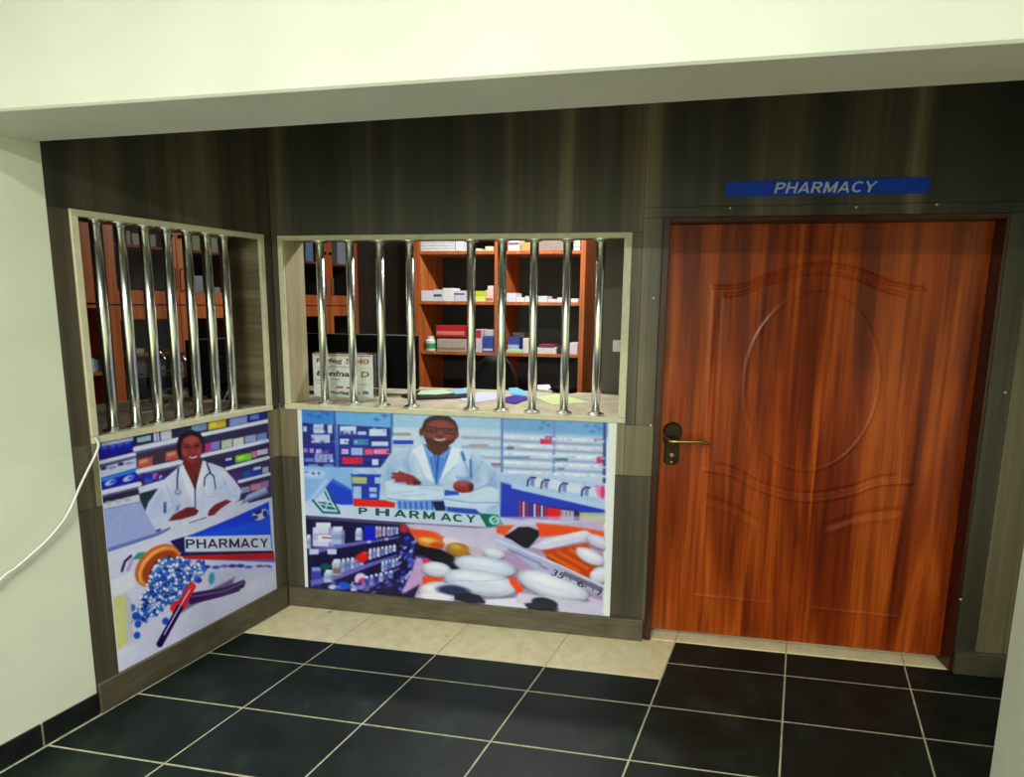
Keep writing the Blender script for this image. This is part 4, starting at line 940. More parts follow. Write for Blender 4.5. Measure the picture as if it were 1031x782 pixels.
    A.line([(228, 272), (222, 235), (240, 180), (290, 125), (350, 102)], 9, (236, 172, 116), .7)
    A.poly([(268, 262), (275, 215), (300, 175), (345, 150), (395, 150), (415, 175), (400, 230), (300, 285)], (50, 56, 74), 1)
    zone = [(200, 430), (205, 480), (320, 410), (420, 340), (540, 235), (540, 180), (405, 160), (345, 155), (290, 200), (275, 285)]
    def inside(x, y):
        c = False
        for (x1, y1), (x2, y2) in zip(zone, zone[1:]+zone[:1]):
            if (y1 > y) != (y2 > y) and x < (x2-x1)*(y-y1)/(y2-y1)+x1: c = not c
        return c
    A.poly(zone, (150, 164, 206), 2)
    done = 0
    while done < 230:
        x, y = RP.uniform(195, 545), RP.uniform(155, 490)
        if not inside(x, y): continue
        done += 1
        a = RP.uniform(-1.2, 1.0); dx, dy = 14*math.cos(a), 14*math.sin(a)
        A.line([(x-dx, y-dy+5), (x+dx, y+dy+5)], 15, (84, 92, 150), .5, .6)
        A.line([(x-dx, y-dy), (x, y)], 14, RP.choice([(224, 228, 240), (232, 234, 244), (206, 214, 234)]), .4); A.line([(x, y), (x+dx, y+dy)], 14, RP.choice([(24, 84, 176), (40, 110, 190), (20, 64, 150), (16, 46, 110)]), .4)
        A.line([(x-dx*.8-1, y-dy*.8-3), (x+dx*.8-1, y+dy*.8-3)], 3, (236, 240, 248), .4, .5)
    for x, y in ((210, 535), (215, 480), (350, 465), (200, 440), (185, 400)): A.ell(x, y, 16, 18, (40, 86, 176), .4, .8)
    A.line([(165, 370), (190, 400), (160, 440), (185, 470), (165, 500), (185, 525)], 9, (110, 110, 140), .6)
    A.poly([(70, 270), (190, 220), (200, 300), (95, 345)], (222, 222, 234), .9); A.poly([(90, 350), (160, 330), (170, 560), (115, 620)], (206, 200, 140), .9); A.poly([(150, 335), (180, 350), (190, 560), (160, 580)], (190, 190, 196), 1)
    A.poly([(115, 615), (200, 575), (210, 640), (125, 715)], (214, 214, 230), 1.2)
    A.poly([(380, 380), (490, 335), (538, 330), (690, 250), (680, 285), (538, 360), (400, 440)], (40, 22, 70), 1.4, .55)
    A.poly([(455, 330), (640, 300), (735, 262), (745, 275), (735, 300), (600, 345), (470, 380)], (44, 22, 74), .8); A.line([(480, 345), (640, 318), (735, 275)], 9, (120, 90, 150), .6); A.line([(480, 375), (620, 340), (710, 312)], 14, (70, 36, 96), .7)
    A.ell(405, 395, 34, 28, (206, 60, 60), -.8, .9); A.line([(478, 295), (420, 400)], 40, (200, 40, 46), .6); A.line([(420, 400), (322, 578)], 32, (36, 16, 76), .6); A.line([(470, 310), (400, 430), (345, 530)], 7, (206, 180, 210), .5); A.ell(480, 295, 20, 16, (216, 60, 60), 0, .6)
    finish(A, 5); A.view()
    return A, (t0, t1, z0, z1)
A, (pt0, pt1, pz0, pz1) = left_art()
pl = tag(empty('wall_poster', tuple(LW((pt0+pt1)/2, .003))+(pz0,)), 'pharmacy poster of a woman in a white coat with stethoscope, above spilled blue capsules', 'poster', 'pharmacy posters under the counter windows')
prism('backing_sheet', ql(pt0, pt1, .0002, .0035), pz0, pz1, M['paper'], pl)
poster_mesh('print', A, lambda u, v: tuple(LW(pt1-(pt1-pt0)*u, .004))+(pz1-(pz1-pz0)*v,), pl)
def lq(pts, o=.0046):
    out = []
    for px, py in pts:
        t, z = onL(px, py, o); out.append(tuple(LW(t, o))+(z,))
    return out
M['navy_ink'] = plain('navy ink', (38, 34, 72), .4, var=.02)
lettering('PHARMACY', lq([(187.2, 552), (270, 550.8), (269.6, 541.5), (186.8, 542.8)]), M['navy_ink'], pl, 0, .17)

# ================================================================ BEHIND THE COUNTER
WT = 1.135
wt = tag(prism('worktop', [tuple(LW(T1-.03, -.012)), tuple(LW(.012, -.012)), (.02, .012), (WX1-.02, .012), (WX1+.12, .748), (-.561, .748), tuple(LW(T1-.03, -.76))], 1.110, WT, M['worktop']),
         'beige L-shaped counter worktop running behind the steel window bars', 'worktop')
ct = tag(empty('counter_base', (.6, .4, 0)), 'dark panelled counter base under the beige worktop', 'counter')
prism('body', qb(.02, WX1+.0, .13, .70), 0.0, 1.108, M['darkwall'], ct)
prism('body', ql(-.15, T1, -.70, -.20), 0.0, 1.108, M['darkwall'], ct)

def sbox(name, px0, py0, px1, py1, y, mat, depth=.12, parent=None, zb=None):
    a = onY(px0, (py0+py1)/2, y)[0]; b = onY(px1, (py0+py1)/2, y)[0]
    z1 = onY((px0+px1)/2, py0, y)[2]; z0 = onY((px0+px1)/2, py1, y)[2] if zb is None else zb
    return prism(name, spl(float(a), float(b), y, y+depth), float(z0), float(z1), mat, parent, bevel=.002)

# ---- open shelving on the back wall
SY = 1.85
su = tag(empty('medicine_shelf', (1.0, SY, 0)), 'orange wooden shelf unit filled with medicine boxes behind the bars', 'shelf')
def sx(px, y=SY): return float(onY(px, 300, y)[0])
def sz(py, y=SY, px=500): return float(onY(px, py, y)[2])
XL0, XL1, XM0, XM1, XR0, XR1 = sx(416.5), sx(422.5), sx(497.5), sx(503.5), sx(583.5), sx(588.5)
SB = .33
k = SKY
def spl(x0, x1, y0, y1): return [(x0, y0), (x1, y0), (x1+k*(y1-y0), y1), (x0+k*(y1-y0), y1)]
prism('side_panel', spl(XL0, XL1, SY, SY+SB), 0, 2.35, M['cab'], su, bevel=.002)
prism('side_panel', spl(XR0, XR1, SY, SY+SB), 0, 2.35, M['cab'], su, bevel=.002)
prism('divider', spl(XM0, XM1, SY+.002, SY+SB), 0, 2.35, M['cab'], su, bevel=.002)
prism('back_panel', [(XL0+k*SB, SY+SB), (XR1+k*SB, SY+SB), (XR1+k*SB, SY+SB+.012), (XL0+k*SB, SY+SB+.012)], 0, 2.35, M['shelfback'], su)
prism('top_board', spl(XL0, XR1, SY, SY+SB), 2.351, 2.38, M['cab'], su)
BZ = [sz(252.5), sz(303.8), sz(355.0)]
for zt in BZ:
    for a, b in ((XL1, XM0), (XM1, XR0)):
        prism('shelf_board', spl(a+.001, b-.001, SY+.003, SY+SB), zt-.026, zt, M['cab'], su, bevel=.002)
prism('shelf_board', spl(XL1+.001, XM0-.001, SY+.003, SY+SB), .70, .726, M['cab'], su); prism('shelf_board', spl(XM1+.001, XR0-.001, SY+.003, SY+SB), .70, .726, M['cab'], su)
bz3 = BZ[2]
def pack(px0, px1, py0, row, color, label, dz=0.0, dep=.10, py1=None, name='medicine_box', cat='box', stripe=None, y=None, grp=None):
    y = SY+.012 if y is None else y
    zb = BZ[row]+.0005+dz
    e = sbox(name, px0, py0, px1, py0+5, y, cm(color), dep, None, zb)
    tag(e, label, cat, grp or ['boxes on the top shelf', 'boxes on the middle shelf', 'boxes on the lower shelf'][row])
    if stripe:
        a = float(onY(px0, py0, y)[0]); b = float(onY(px1, py0, y)[0]); zt = float(onY((px0+px1)/2, py0, y)[2])
        h = zt-zb
        link_mesh('printed_band', *prism_vf(rect(a+.003, b-.003, y-.001, y+.0005), zb+h*stripe[0], zb+h*stripe[1]), cm(stripe[2]), e)
    return e
def zat(py): return float(onY(500, py, SY+.012)[2])
# top row: stack of five flat white boxes
hz_ = (zat(238)-BZ[0])/5
for i in range(5):
    e = prism('flat_medicine_box', spl(sx(423.5), sx(457.5), SY+.012, SY+.15), BZ[0]+.0005+i*hz_, BZ[0]+(i+1)*hz_-.002, cm((214, 216, 222)), None, bevel=.002)
    tag(e, ['lowest', 'second lowest', 'middle', 'second highest', 'topmost'][i]+' flat white box in the stack at the top shelf left end', 'box', 'boxes on the top shelf')
pack(458.5, 465.5, 239, 0, (206, 210, 222), 'upright white box right of the flat white box stack, top shelf')
pack(479, 483, 250, 0, (206, 206, 196), 'tiny pale box on the top shelf beside the pale green box')
pack(488.5, 496.5, 248, 0, (186, 214, 176), 'pale green box left of the divider on the top shelf')
pack(511.5, 523, 239, 0, (214, 210, 206), 'white printed box right of the divider on the top shelf', stripe=(.45, .62, (90, 96, 130)))
pack(525, 534.5, 244, 0, (222, 150, 80), 'small orange box on the top shelf')
pack(541.5, 567.5, 240, 0, (140, 124, 116), 'wide grey brown box on the top shelf')
for i in range(3):
    zb = BZ[0]+.0005+i*(zat(241)-BZ[0])/3
    e = prism('medicine_box', spl(sx(576), sx(582.5), SY+.012, SY+.10), zb, zb+(zat(241)-BZ[0])/3-.003, cm([(190, 206, 196), (206, 222, 212), (176, 210, 190)][i]), None, bevel=.002)
    tag(e, ['lowest', 'middle', 'topmost'][i]+' pale green box in the small stack at the top shelf right end', 'box', 'boxes on the top shelf')
# middle row
pack(424, 436, 292.5, 1, (216, 218, 226), 'white box at the far left of the middle shelf')
pack(436.5, 445, 291.5, 1, (206, 208, 216), 'white box with dark scrawl, second on the middle shelf', stripe=(.4, .6, (70, 70, 90)))
pack(445.5, 456.5, 290, 1, (220, 222, 228), 'tall white box, third on the middle shelf')
pack(457, 468, 292.5, 1, (196, 202, 220), 'white box with dark lettering, fourth on the middle shelf', stripe=(.62, .75, (60, 60, 90)))
pack(478, 488.3, 293, 1, (210, 220, 120), 'yellow green box on the middle shelf', stripe=(.55, .98, (176, 200, 20)))
e = pack(489, 496.5, 292, 1, (222, 190, 170), 'peach and white box beside the divider on the middle shelf', stripe=(.1, .3, (200, 90, 70)))
pack(491, 496.5, 287.7, 1, (214, 206, 206), 'small box lying on top of the peach box', dz=zat(292)-BZ[1])
pack(510, 519.5, 295, 1, (206, 206, 226), 'lavender box right of the divider on the middle shelf')
pack(520, 528, 299.3, 1, (222, 216, 212), 'low white box beside the lavender box')
pack(528.7, 534, 298, 1, (206, 216, 212), 'small greenish white box, middle shelf, behind a bar')
pack(541.7, 551, 298, 1, (196, 206, 216), 'pale blue box on the middle shelf right side')
pack(551.5, 560.5, 301, 1, (214, 206, 206), 'low pinkish white box on the middle shelf right side')
pack(561, 567.5, 299.5, 1, (216, 216, 222), 'small white box second from the right on the middle shelf')
pack(574, 582, 300.5, 1, (216, 212, 212), 'small white box at the far right of the middle shelf')
# lower row
bt = tag(empty('medicine_bottle', (sx(431.5), SY+.05, BZ[2])), 'white bottle with green label at the lower shelf left end', 'bottle')
rb = (sx(437)-sx(426))/2
link_mesh('bottle_body', *lathe_vf((sx(431.5), SY+.012+rb, BZ[2]+.0005), [(rb*.95, 0), (rb, .006), (rb, .085), (rb*.7, .098)], 20), cm((220, 226, 220)), bt)
link_mesh('bottle_cap', *lathe_vf((sx(431.5), SY+.012+rb, BZ[2]+.0985), [(rb*.62, 0), (rb*.62, .022)], 20), cm((226, 230, 226)), bt)
link_mesh('bottle_label', *lathe_vf((sx(431.5), SY+.012+rb, BZ[2]+.02), [(rb*1.01, 0), (rb*1.01, .045)], 20), cm((60, 160, 90)), bt)
pack(440, 469, 341, 2, (176, 160, 150), 'long grey beige box under the red box, lower shelf', stripe=(.15, .3, (130, 116, 110)))
pack(439, 468, 327.5, 2, (176, 16, 24), 'long red box with white print lying on the grey box', dz=zat(340.2)-BZ[2], stripe=(.2, .5, (206, 120, 116)))
pack(479, 485, 331.5, 2, (196, 190, 206), 'upright box with red top on the lower shelf', stripe=(.62, .97, (176, 30, 50)))
pack(486, 496.5, 339, 2, (40, 66, 150), 'blue box with white figures beside the divider, lower shelf', stripe=(.1, .25, (180, 190, 220)))
pack(488, 496.5, 332, 2, (180, 184, 190), 'grey white box on top of the blue box beside the divider', dz=zat(338.6)-BZ[2])
pack(509.6, 526, 352, 2, (176, 206, 150), 'flat green and white box at the front of the lower shelf', dep=.09)
pack(511, 523, 339.5, 2, (40, 62, 140), 'blue box with white disc print, right of the divider, lower shelf', y=SY+.11, stripe=(.2, .5, (150, 160, 200)))
pack(516, 528, 334.5, 2, (150, 152, 160), 'grey box standing behind the blue box, lower shelf', y=SY+.215)
pack(526.5, 533, 340.5, 2, (216, 206, 206), 'white upright box right of the green and white box')
pack(541, 560, 349.5, 2, (216, 210, 210), 'long low white box on the lower shelf right side')
pack(542.5, 558, 346.6, 2, (120, 40, 90), 'purple booklet lying on the long white box', dz=zat(349.2)-BZ[2], name='booklet', cat='booklet')
pack(561, 568, 349, 2, (30, 26, 28), 'small black pouch on the lower shelf', name='pouch', cat='pouch')
pack(573.5, 581.5, 345, 2, (216, 204, 206), 'white box at the far right of the lower shelf')

# ---- glazed cabinets along the far left wall
def cabinet(t0, t1, doors, label, depth=.34, bare=False):
    """t0 > t1 along the cabinet front; doors: list of (ta, tb) leaf limits"""
    c = tag(empty('glazed_cabinet', tuple(LW((t0+t1)/2, OC))+(0,)), label, 'cabinet', 'glazed cabinets along the pharmacy wall')
    of, ob = OC-.02, OC-depth
    def P(name, ta, tb, o0, o1, z0, z1, mat=M['cab'], par=c, bev=.0015): return prism(name, ql(ta, tb, o0, o1), z0, z1, mat, par, bev)
    P('side_panel', t0, t0-.022, ob, of, 0, 2.4); P('side_panel', t1+.022, t1, ob, of, 0, 2.4)
    P('back_panel', t0-.022, t1+.022, ob, ob+.01, 0, 2.4, M['cab_in']); P('top_board', t0, t1, ob, of, 2.401, 2.42)
    for z in (.3, .85, 1.34, RM, 2.0): P('shelf_board', t0-.023, t1+.023, ob+.012, of-.006, z-.018, z)
    for ta, tb, hs in doors:
        for z0, z1 in ((.12, RM-.004), (RM+.004, 2.395)):
            sw = .055
            d = link_mesh('door', *join(prism_vf(ql(ta-.002, ta-sw, of+.001, OC), z0, z1), prism_vf(ql(tb+sw, tb+.002, of+.001, OC), z0, z1),
                          prism_vf(ql(ta-sw, tb+sw, of+.001, OC), z1-RH, z1), prism_vf(ql(ta-sw, tb+sw, of+.001, OC), z0, z0+RH)), M['cab'], c)
            P('pane', ta-sw+.002, tb+sw-.002, of+.008, of+.012, z0+RH-.004, z1-RH+.004, M['glass'], d, 0)
            if z0 > 1:
                th = ta-.03 if hs > 0 else tb+.03
                A_ = LW(th, OC); B_ = LW(th, OC+.028); za, zb = z0+.09, z0+.23
                link_mesh('handle', *tube_vf([(A_[0], A_[1], za), (B_[0], B_[1], za+.004), (B_[0], B_[1], zb-.004), (A_[0], A_[1], zb)], .005, 8), M['metal'], d)
                K = LW(th, OC+.012); link_mesh('lock', *tube_vf([tuple(LW(th, OC))+(zb+.2,), tuple(K)+(zb+.2,)], .012, 12), M['black'], d)
    return c
def ct_(px): return onL(px, 305, OC)[0]
RM = float(onL(181, 307, OC)[1]); RH = abs(onL(181, 293, OC)[1]-onL(181, 306, OC)[1])
ta0, tam = ct_(109.5), ct_(181); ta1 = 2*tam-ta0
tb1, tbm = ct_(361), ct_(331); tb0 = 2*tbm-tb1
cabinet(ta0, ta1, [(ta0, tam, -1), (tam, ta1, 1)], 'orange glazed cabinet with double doors behind the left window bars')
cabinet(ta1-.004, tb0+.004, [(ta1-.004, tb0+.004, -1)], 'narrow orange glazed cabinet hidden mostly by the corner post')
cabinet(tb0, tb1, [(tb0, tbm, -1), (tbm, tb1, 1)], 'orange glazed cabinet seen at the left of the back window')
# open unit nearer the lobby
tc0 = onL(66, 305, OC)[0]; tc1 = onL(107.5, 305, OC)[0]; tcd = onL(97, 305, OC)[0]
oc = tag(empty('open_cabinet', tuple(LW((tc0+tc1)/2, OC))+(0,)), 'orange cabinet with a solid upper door at the far left of the left window', 'cabinet')
def P_(name, ta, tb, o0, o1, z0, z1, mat=M['cab'], par=oc, bev=.0015): return prism(name, ql(ta, tb, o0, o1), z0, z1, mat, par, bev)
zs3 = float(onL(90, 376, OC)[1])
P_('side_panel', tc0, tc0-.022, OC-.34, OC-.02, 0, 2.4); P_('side_panel', tc1+.022, tc1, OC-.34, OC-.02, 0, 2.4); P_('back_panel', tc0-.022, tc1+.022, OC-.34, OC-.33, 0, 2.4, M['cab_in'])
P_('door', tc0, tcd, OC-.019, OC, RM+.01, 2.39); P_('top_board', tc0, tc1, OC-.34, OC-.02, 2.401, 2.42)
for z in (.5, zs3, RM): P_('shelf_board', tc0-.023, tc1+.023, OC-.329, OC-.022, z-.02, z)
def lbox(px0, px1, py0, py1, o, color, label, zb, dep=.10, name='medicine_box', grp='boxes in the cabinets'):
    ta, tb = onL(px0, (py0+py1)/2, o)[0], onL(px1, (py0+py1)/2, o)[0]; zt = onL((px0+px1)/2, py0, o)[1]
    if zt < zb+.012: zt = zb+.03
    e = prism(name, ql(ta, tb, o-dep, o), zb+.0005, zt, cm(color), None, bevel=.002); tag(e, label, 'box', grp); return e
oi = OC-.06
lbox(88, 95.5, 361, 374, oi, (170, 196, 214), 'white and pale blue box on the open shelf at far left', zs3)
lbox(96, 102, 362, 374, oi, (120, 160, 196), 'blue box on the open shelf at far left', zs3)
lbox(138, 146.5, 365, 371, oi, (206, 204, 206), 'small white box in the lower glazed cabinet', 1.34)
for i, (a, b, t_, c_) in enumerate(((126.5, 131, 232, (206, 200, 190)), (133, 141, 235, (214, 206, 200)), (150, 158, 236, (196, 206, 200)), (192, 201, 237, (190, 196, 150)), (211, 219, 239, (206, 196, 190)))):
    lbox(a, b, t_, 244, oi, c_, ['cream box on the top glazed shelf, leftmost', 'cream and white box on the top glazed shelf, second from left', 'pale box on the top glazed shelf between two bars', 'pale olive box on the top glazed shelf right of the door stiles', 'white and red box on the top glazed shelf, rightmost'][i], 2.0)
lbox(195, 204.5, 277.5, 294, oi, (206, 212, 226), 'white box with red stripe on the mid shelf of the glazed cabinet', RM)
lbox(214, 222, 289, 294, oi, (206, 206, 206), 'crumpled white packet on the mid shelf of the glazed cabinet', RM, name='packet')
lbox(307.5, 315, 240, 256, oi, (150, 180, 226), 'blue and white box high in the cabinet at the back window left edge', 2.0)
lbox(339.5, 348, 240, 256, oi, (214, 220, 230), 'white box with red curve high in the cabinet by the back window', 2.0)

# ---- socket on the inner wall
P = onY(622.5, 348, .75)
so = tag(empty('wall_socket', (float(P[0]), .748, float(P[2])-.03)), 'small white wall switch on the inner wall right of the shelf', 'switch')
prism('plate', rect(float(P[0])-.033, float(P[0])+.033, .738, .7495), float(P[2])-.035, float(P[2])+.035, M['white'], so, bevel=.003)
prism('rocker', rect(float(P[0])-.012, float(P[0])+.012, .734, .738), float(P[2])-.02, float(P[2])+.02, M['white'], so, bevel=.002)

# ---- computer monitors, seen from behind
def monitor(c, rz, wd, z0, z1, label):
    e = tag(empty('computer_monitor', (c[0], c[1], WT)), label, 'monitor', 'monitors on the worktop')
    cr, sr = math.cos(rz), math.sin(rz)
    def T(vf): return [(c[0]+cr*x-sr*y, c[1]+sr*x+cr*y, z) for x, y, z in vf[0]], vf[1]
    link_mesh('back_shell', *T(box_vf((0, 0, (z0+z1)/2), (wd, .03, z1-z0))), M['black'], e, bevel=.006, seg=2)
    link_mesh('screen', *T(box_vf((0, .0165, (z0+z1)/2), (wd-.03, .002, z1-z0-.03))), M['black'], e)
    link_mesh('rear_bulge', *T(box_vf((0, -.026, (z0+z1)/2-.02), (wd*.5, .02, (z1-z0)*.5))), M['black'], e, bevel=.005)
    link_mesh('edge_strip', *T(box_vf((0, -.003, z1+.001), (wd-.012, .018, .003))), M['metal'], e)
    link_mesh('stand_neck', *T(box_vf((0, -.005, (WT+z0)/2+.02), (.07, .02, z0-WT+.02))), M['black'], e)
    link_mesh('stand_foot', *T(box_vf((0, 0, WT+.0065), (.26, .17, .012))), M['black'], e, bevel=.004)
    return e
MY = .46
xa, xb = float(onY(303, 337, MY)[0]), float(onY(421, 337, MY)[0]); zt = float(onY(380, 337, MY)[2])
monitor(((xa+xb)/2, MY), 0.0, xb-xa, WT+.03, zt, 'black monitor back behind the clear sign holder in the back window')
oA = -.40; tA0 = onL(190, 380, oA)[0]; zA = float(onL(205, 341.5, oA)[1]); wA = .56
cA = LW(tA0-wA/2, oA)
monitor((float(cA[0]), float(cA[1])), math.atan2(D2[1], D2[0])-0.0+0.0, wA, WT+.03, zA, 'black monitor back behind the right bars of the left window')

# ---- clear bottles on the left worktop
def jug(px, py, r, h, label):
    P = onZ(px, py, WT); c = (float(P[0]), float(P[1]), WT+.0005)
    e = tag(empty('water_bottle', c), label, 'bottle', 'clear bottles on the left worktop')
    link_mesh('bottle_body', *lathe_vf(c, [(r*.9, 0), (r, .012), (r, h*.2), (r*.94, h*.22), (r, h*.25), (r, h*.5), (r*.94, h*.52), (r, h*.55), (r, h*.74), (r*.7, h*.86), (r*.34, h*.92), (r*.34, h*.96)], 28), M['pet'], e, smooth=True)
    link_mesh('bottle_cap', *lathe_vf((c[0], c[1], c[2]+h*.945), [(r*.4, 0), (r*.4, h*.055)], 20), cm((24, 36, 70)), e)
    link_mesh('bottle_label', *lathe_vf((c[0], c[1], c[2]+h*.27), [(r*1.012, 0), (r*1.012, h*.2)], 28), cm((24, 30, 52)), e)
jug(163, 404.5, .060, .29, 'large clear plastic bottle behind the middle bars of the left window')
jug(186, 402.5, .042, .26, 'smaller clear plastic bottle with blue band beside the left window monitor')
dk = onZ(146, 401, WT)
tag(prism('dark_crate', ql(float(dk[0]*L2[0]+dk[1]*L2[1])+.06, float(dk[0]*L2[0]+dk[1]*L2[1])-.06, float(dk[0]*N2[0]+dk[1]*N2[1])-.04, float(dk[0]*N2[0]+dk[1]*N2[1])+.05), WT+.0005, WT+.13, cm((26, 36, 38)), None, bevel=.01), 'dark teal plastic container behind the left window bars', 'container')

# ---- clear sign holder on the worktop
a, b = onZ(311.5, 403.5, WT), onZ(379.5, 403, WT)
hy = .165; hx0, hx1 = float(onY(311.5, 400, hy)[0]), float(onY(379.5, 400, hy)[0]); hz1 = float(onY(345, 354.5, hy)[2])
sh_ = tag(empty('sign_holder', ((hx0+hx1)/2, hy, WT)), 'clear acrylic holder with a printed white card on the worktop', 'sign holder')
link_mesh('acrylic_shell', *join(prism_vf(rect(hx0, hx1, hy-.004, hy-.001), WT+.0005, hz1), prism_vf(rect(hx0, hx1, hy+.004, hy+.007), WT+.0005, hz1), prism_vf(rect(hx0, hx1, hy-.03, hy+.06), WT+.0005, WT+.004)), M['acrylic'], sh_)
cx0, cx1 = float(onY(315.5, 380, hy)[0]), float(onY(375.5, 380, hy)[0]); cz0, cz1 = float(onY(345, 399.5, hy)[2]), float(onY(345, 356.5, hy)[2])
cz0 = max(cz0, WT+.008)
prism('card', rect(cx0, cx1, hy, hy+.002), cz0, cz1, cm((236, 237, 234)), sh_)
def hq(u0, u1, v0, v1): return [(cx0+(cx1-cx0)*u, hy-.0006, cz0+(cz1-cz0)*v) for u, v in ((u0, v0), (u1, v0), (u1, v1), (u0, v1))]
for s, u0, u1, v0, v1, c_ in (('Rofeg', .06, .5, .76, .90, (130, 50, 30)), ('5x40', .55, .94, .78, .90, (160, 50, 30)), ('Bonfnac', .06, .70, .48, .61, (16, 26, 22)), ('D', .80, .94, .48, .61, (10, 36, 26)), ('Rofeg 40', .28, .78, .04, .14, (30, 40, 40))):
    lettering(s, hq(u0, u1, v0, v1), cm(c_), sh_, .1, .03)
for u0, u1, v0, v1, c_ in ((.25, .6, .70, .715, (120, 120, 120)), (.06, .3, .66, .675, (130, 130, 130)), (.06, .22, .36, .38, (120, 130, 130)), (.06, .2, .30, .315, (120, 130, 130)), (.38, .5, .2, .25, (190, 80, 70)), (.56, .64, .2, .24, (40, 70, 60)), (.82, .92, .08, .16, (60, 90, 150)), (.3, .45, .4, .42, (110, 120, 120)), (.7, .9, .3, .315, (130, 140, 140)), (.02, .98, .955, .985, (206, 120, 90))):
    q = hq(u0, u1, v0, v1); link_mesh('printed_mark', q, [(0, 1, 2, 3)], cm(c_), sh_)

# ---- papers on the worktop
def sheet(name, pts, color, label, z=0.0, th=.003):
    P = [onZ(x, y, WT+z) for x, y in pts]
    return tag(prism(name, [(float(p[0]), float(p[1])) for p in P], WT+z+.0004, WT+z+th, cm(color, .4), None), label, 'paper' if name != 'folder' else 'folder', 'papers on the worktop')
sheet('folder', [(404, 400), (421, 394.5), (470, 395), (471, 401), (420, 402.8)], (16, 18, 24), 'black folder under the green sheet on the worktop', 0, .012)
sheet('leaflet', [(420, 397.2), (424, 393.5), (447, 392.5), (458, 395.8), (440, 397.5)], (176, 214, 180), 'pale green leaflet on the black folder', .0125)
sheet('leaflet', [(452, 394), (470.5, 390.2), (471, 396), (459, 397)], (130, 180, 214), 'light blue leaflet on the black folder', .0125)
sheet('leaflet', [(461, 402.5), (482, 395), (500, 395.5), (502, 402), (481, 405.5)], (190, 198, 222), 'white and lilac leaflet beneath the bars near the black folder', 0)
sheet('leaflet', [(503, 401.5), (518, 398), (531, 399.8), (531, 402), (519, 406.5), (508, 404.5)], (52, 36, 150), 'deep purple leaflet on the worktop', .0035)
sheet('leaflet', [(512, 391), (520, 390.5), (531, 395), (530, 399), (514, 396.5)], (110, 180, 216), 'sky blue leaflet behind the purple leaflet', .0005)
sheet('leaflet', [(540, 400.5), (562, 396.5), (594, 405.5), (556, 407.8)], (196, 216, 150), 'pale lime leaflet on the worktop right side', 0)
sheet('notepad', [(541, 394), (541, 389.5), (553, 389), (556, 395.5)], (196, 200, 200), 'white notepad at the back of the worktop', 0, .014)
# crumpled black glove
P = onZ(568, 394.5, WT); gv = []
g_ = tag(empty('black_glove', (float(P[0]), float(P[1]), WT)), 'crumpled black glove lying on the worktop', 'glove')
fng = [tube_vf([(float(P[0]), float(P[1]), WT+.02), (float(P[0])+dx*.5, float(P[1])+dy*.5, WT+.028), (float(P[0])+dx, float(P[1])+dy, WT+.012)], [.018, .014, .008], 8) for dx, dy in ((-.09, -.03), (-.085, .0), (-.07, -.055), (-.04, -.075), (.04, -.06))]
link_mesh('fingers', *join(*fng), M['black'], g_, smooth=True)
link_mesh('palm', *lathe_vf((float(P[0])+.02, float(P[1]), WT+.0005), [(.05, 0), (.062, .012), (.055, .03), (.02, .045)], 14), M['black'], g_, smooth=True)
# thin cables on the left worktop
def wire(name, pts, r, mat, label, z=.006):
    P = [onZ(x, y, WT+z) for x, y in pts]; S = smooth_path([tuple(p) for p in P], 8)
    return tag(link_mesh(name, *tube_vf([tuple(q) for q in S], r, 8), mat, None, smooth=True), label, 'cable')
wire('white_cable', [(118, 411), (132, 414.5), (146, 415), (160, 412), (168, 407), (173, 403)], .0035, M['white'], 'thin white cable lying on the left worktop')
a = onZ(222, 407, WT+.004); b = onL(232, 388, -.33); c = LW(b[0], -.33)
S = smooth_path([tuple(a), tuple(onL_ for onL_ in (float((a[0]+c[0])/2), float((a[1]+c[1])/2), WT+.03)), (float(c[0]), float(c[1]), b[1])], 8)
tag(link_mesh('white_cable', *tube_vf([tuple(q) for q in S], .005, 8), M['white'], None, smooth=True), 'short white cable rising beside the left window monitor', 'cable')

# ---- office chair behind the counter
chx = float(onY(500, 380, 1.15)[0]); cz1 = float(onY(500, 358.5, 1.15)[2])
ch = tag(empty('office_chair', (chx, 1.35, 0)), 'black office chair with rounded backrest behind the counter', 'chair')
bw = (float(onY(521, 380, 1.15)[0])-float(onY(479, 380, 1.15)[0]))/2
V, Fc = [], []
NU, NV = 14, 12
for s in (0, 1):
    for j in range(NV+1):
        v = j/NV; z = cz1-.55+.55*v
        hwid = bw*(1-max(0, (v-.55)/.45)**3*.55)*(.8+.2*min(1, v*2.5))
        for i in range(NU+1):
            u = -1+2*i/NU; V.append((chx+u*hwid, 1.12+.05*u*u*-1+(.05 if s else 0)+.03*(1-v), z))
o_ = (NU+1)*(NV+1)
for j in range(NV):
    for i in range(NU):
        q = j*(NU+1)+i; Fc.append((q, q+1, q+NU+2, q+NU+1)); Fc.append((o_+q, o_+q+NU+1, o_+q+NU+2, o_+q+1))
ring = [i for i in range(NU+1)]+[j*(NU+1)+NU for j in range(1, NV+1)]+[NV*(NU+1)+i for i in range(NU-1, -1, -1)]+[j*(NU+1) for j in range(NV-1, 0, -1)]
for q in range(len(ring)): a_, b_ = ring[q], ring[(q+1) % len(ring)]; Fc.append((a_, o_+a_, o_+b_, b_))
link_mesh('backrest', V, Fc, M['darkfab'], ch, smooth=True)
link_mesh('seat', *box_vf((chx, 1.38, .50), (.5, .46, .08)), M['darkfab'], ch, bevel=.03, seg=3)
link_mesh('back_bracket', *tube_vf([(chx, 1.35, .46), (chx, 1.19, .5), (chx, 1.18, .85)], .018, 10), M['black'], ch)
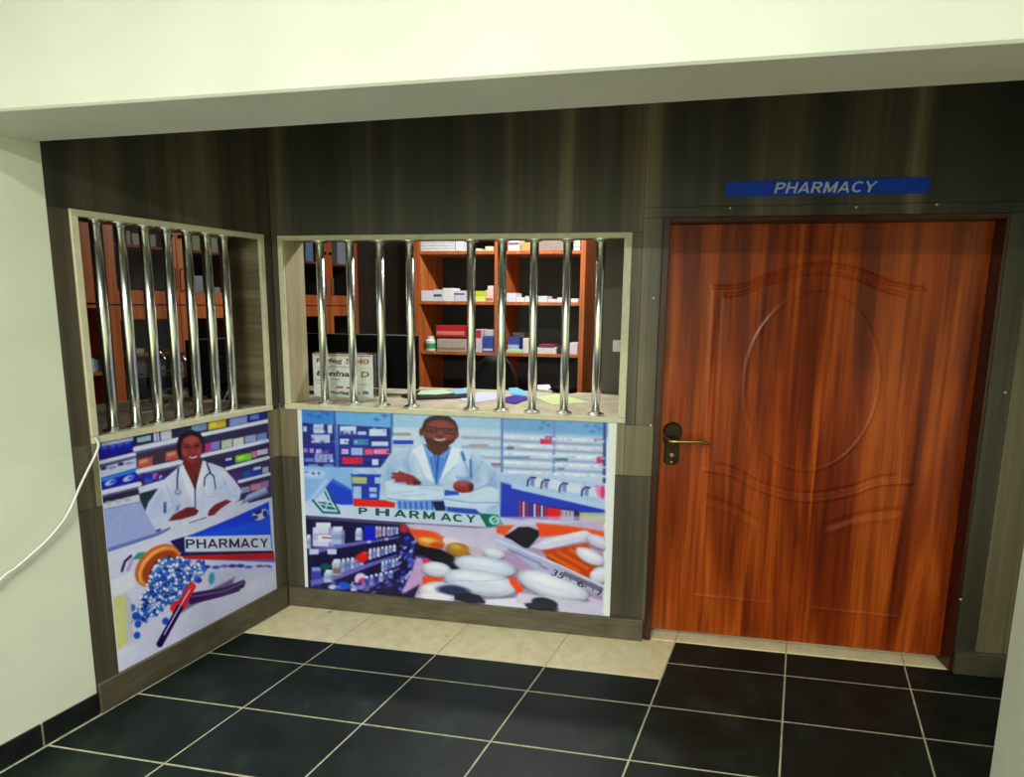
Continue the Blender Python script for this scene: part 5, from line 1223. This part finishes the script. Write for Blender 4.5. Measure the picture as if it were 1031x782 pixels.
link_mesh('gas_column', *tube_vf([(chx, 1.38, .08), (chx, 1.38, .46)], .028, 14), M['black'], ch)
for i in range(5):
    th = 2*math.pi*i/5+.3; e_ = (chx+.27*math.cos(th), 1.38+.27*math.sin(th))
    link_mesh('base_leg', *tube_vf([(chx, 1.38, .10), (e_[0], e_[1], .075)], [.025, .016], 8), M['black'], ch)
    link_mesh('caster', *tube_vf([(e_[0]-.012, e_[1], .028), (e_[0]+.012, e_[1], .028)], .027, 14), M['black'], ch)

# ---- white cable hanging from the left window sill
pts = []
for (x, y), o in zip([(95.5, 440.5), (98, 443.5), (99.2, 449), (95.5, 459), (88, 474), (80, 491), (72.5, 509), (64, 524), (50, 541), (34, 556), (16, 571.5), (0, 584)], [.0185, .022, .026, .027, .028, .028, .027, .026, .025, .024, .024, .024]):
    t, z = onL(x, y, o); pts.append(tuple(float(v) for v in LW(t, o))+(z,))
for t, z in ((1.42, .545), (1.55, .43), (1.72, .3), (1.95, .2)): pts.append(tuple(float(v) for v in LW(t, .02))+(z,))
S = smooth_path(pts, 6)
tag(link_mesh('white_cable', *tube_vf([tuple(q) for q in S], .0044, 10), M['white'], None, smooth=True), 'white cable drooping from the left window sill across the cream wall', 'cable')

# ---- ceiling fittings that carry the lamps
def fitting(x, y, wd, label):
    e = tag(empty('ceiling_lamp', (x, y, HC-.065)), label, 'lamp', 'tube lamps on the ceiling')
    prism('lamp_body', rect(x-wd/2, x+wd/2, y-.05, y+.05), HC-.055, HC-.0005, M['white'], e, bevel=.004)
    for s in (-1, 1): prism('end_cap', rect(x+s*wd/2-.015, x+s*wd/2+.015, y-.055, y+.055), HC-.062, HC-.0005, M['white'], e, bevel=.003)
fitting(1.5, -2.62, 1.3, 'white tube lamp fitting on the lobby ceiling near the counter'); fitting(0.7, -4.9, 1.3, 'white tube lamp fitting on the lobby ceiling further from the counter'); fitting(1.25, 1.0, 1.25, 'white tube lamp fitting on the pharmacy ceiling')

for o in bpy.data.objects:
    if '_o' in o: del o['_o']
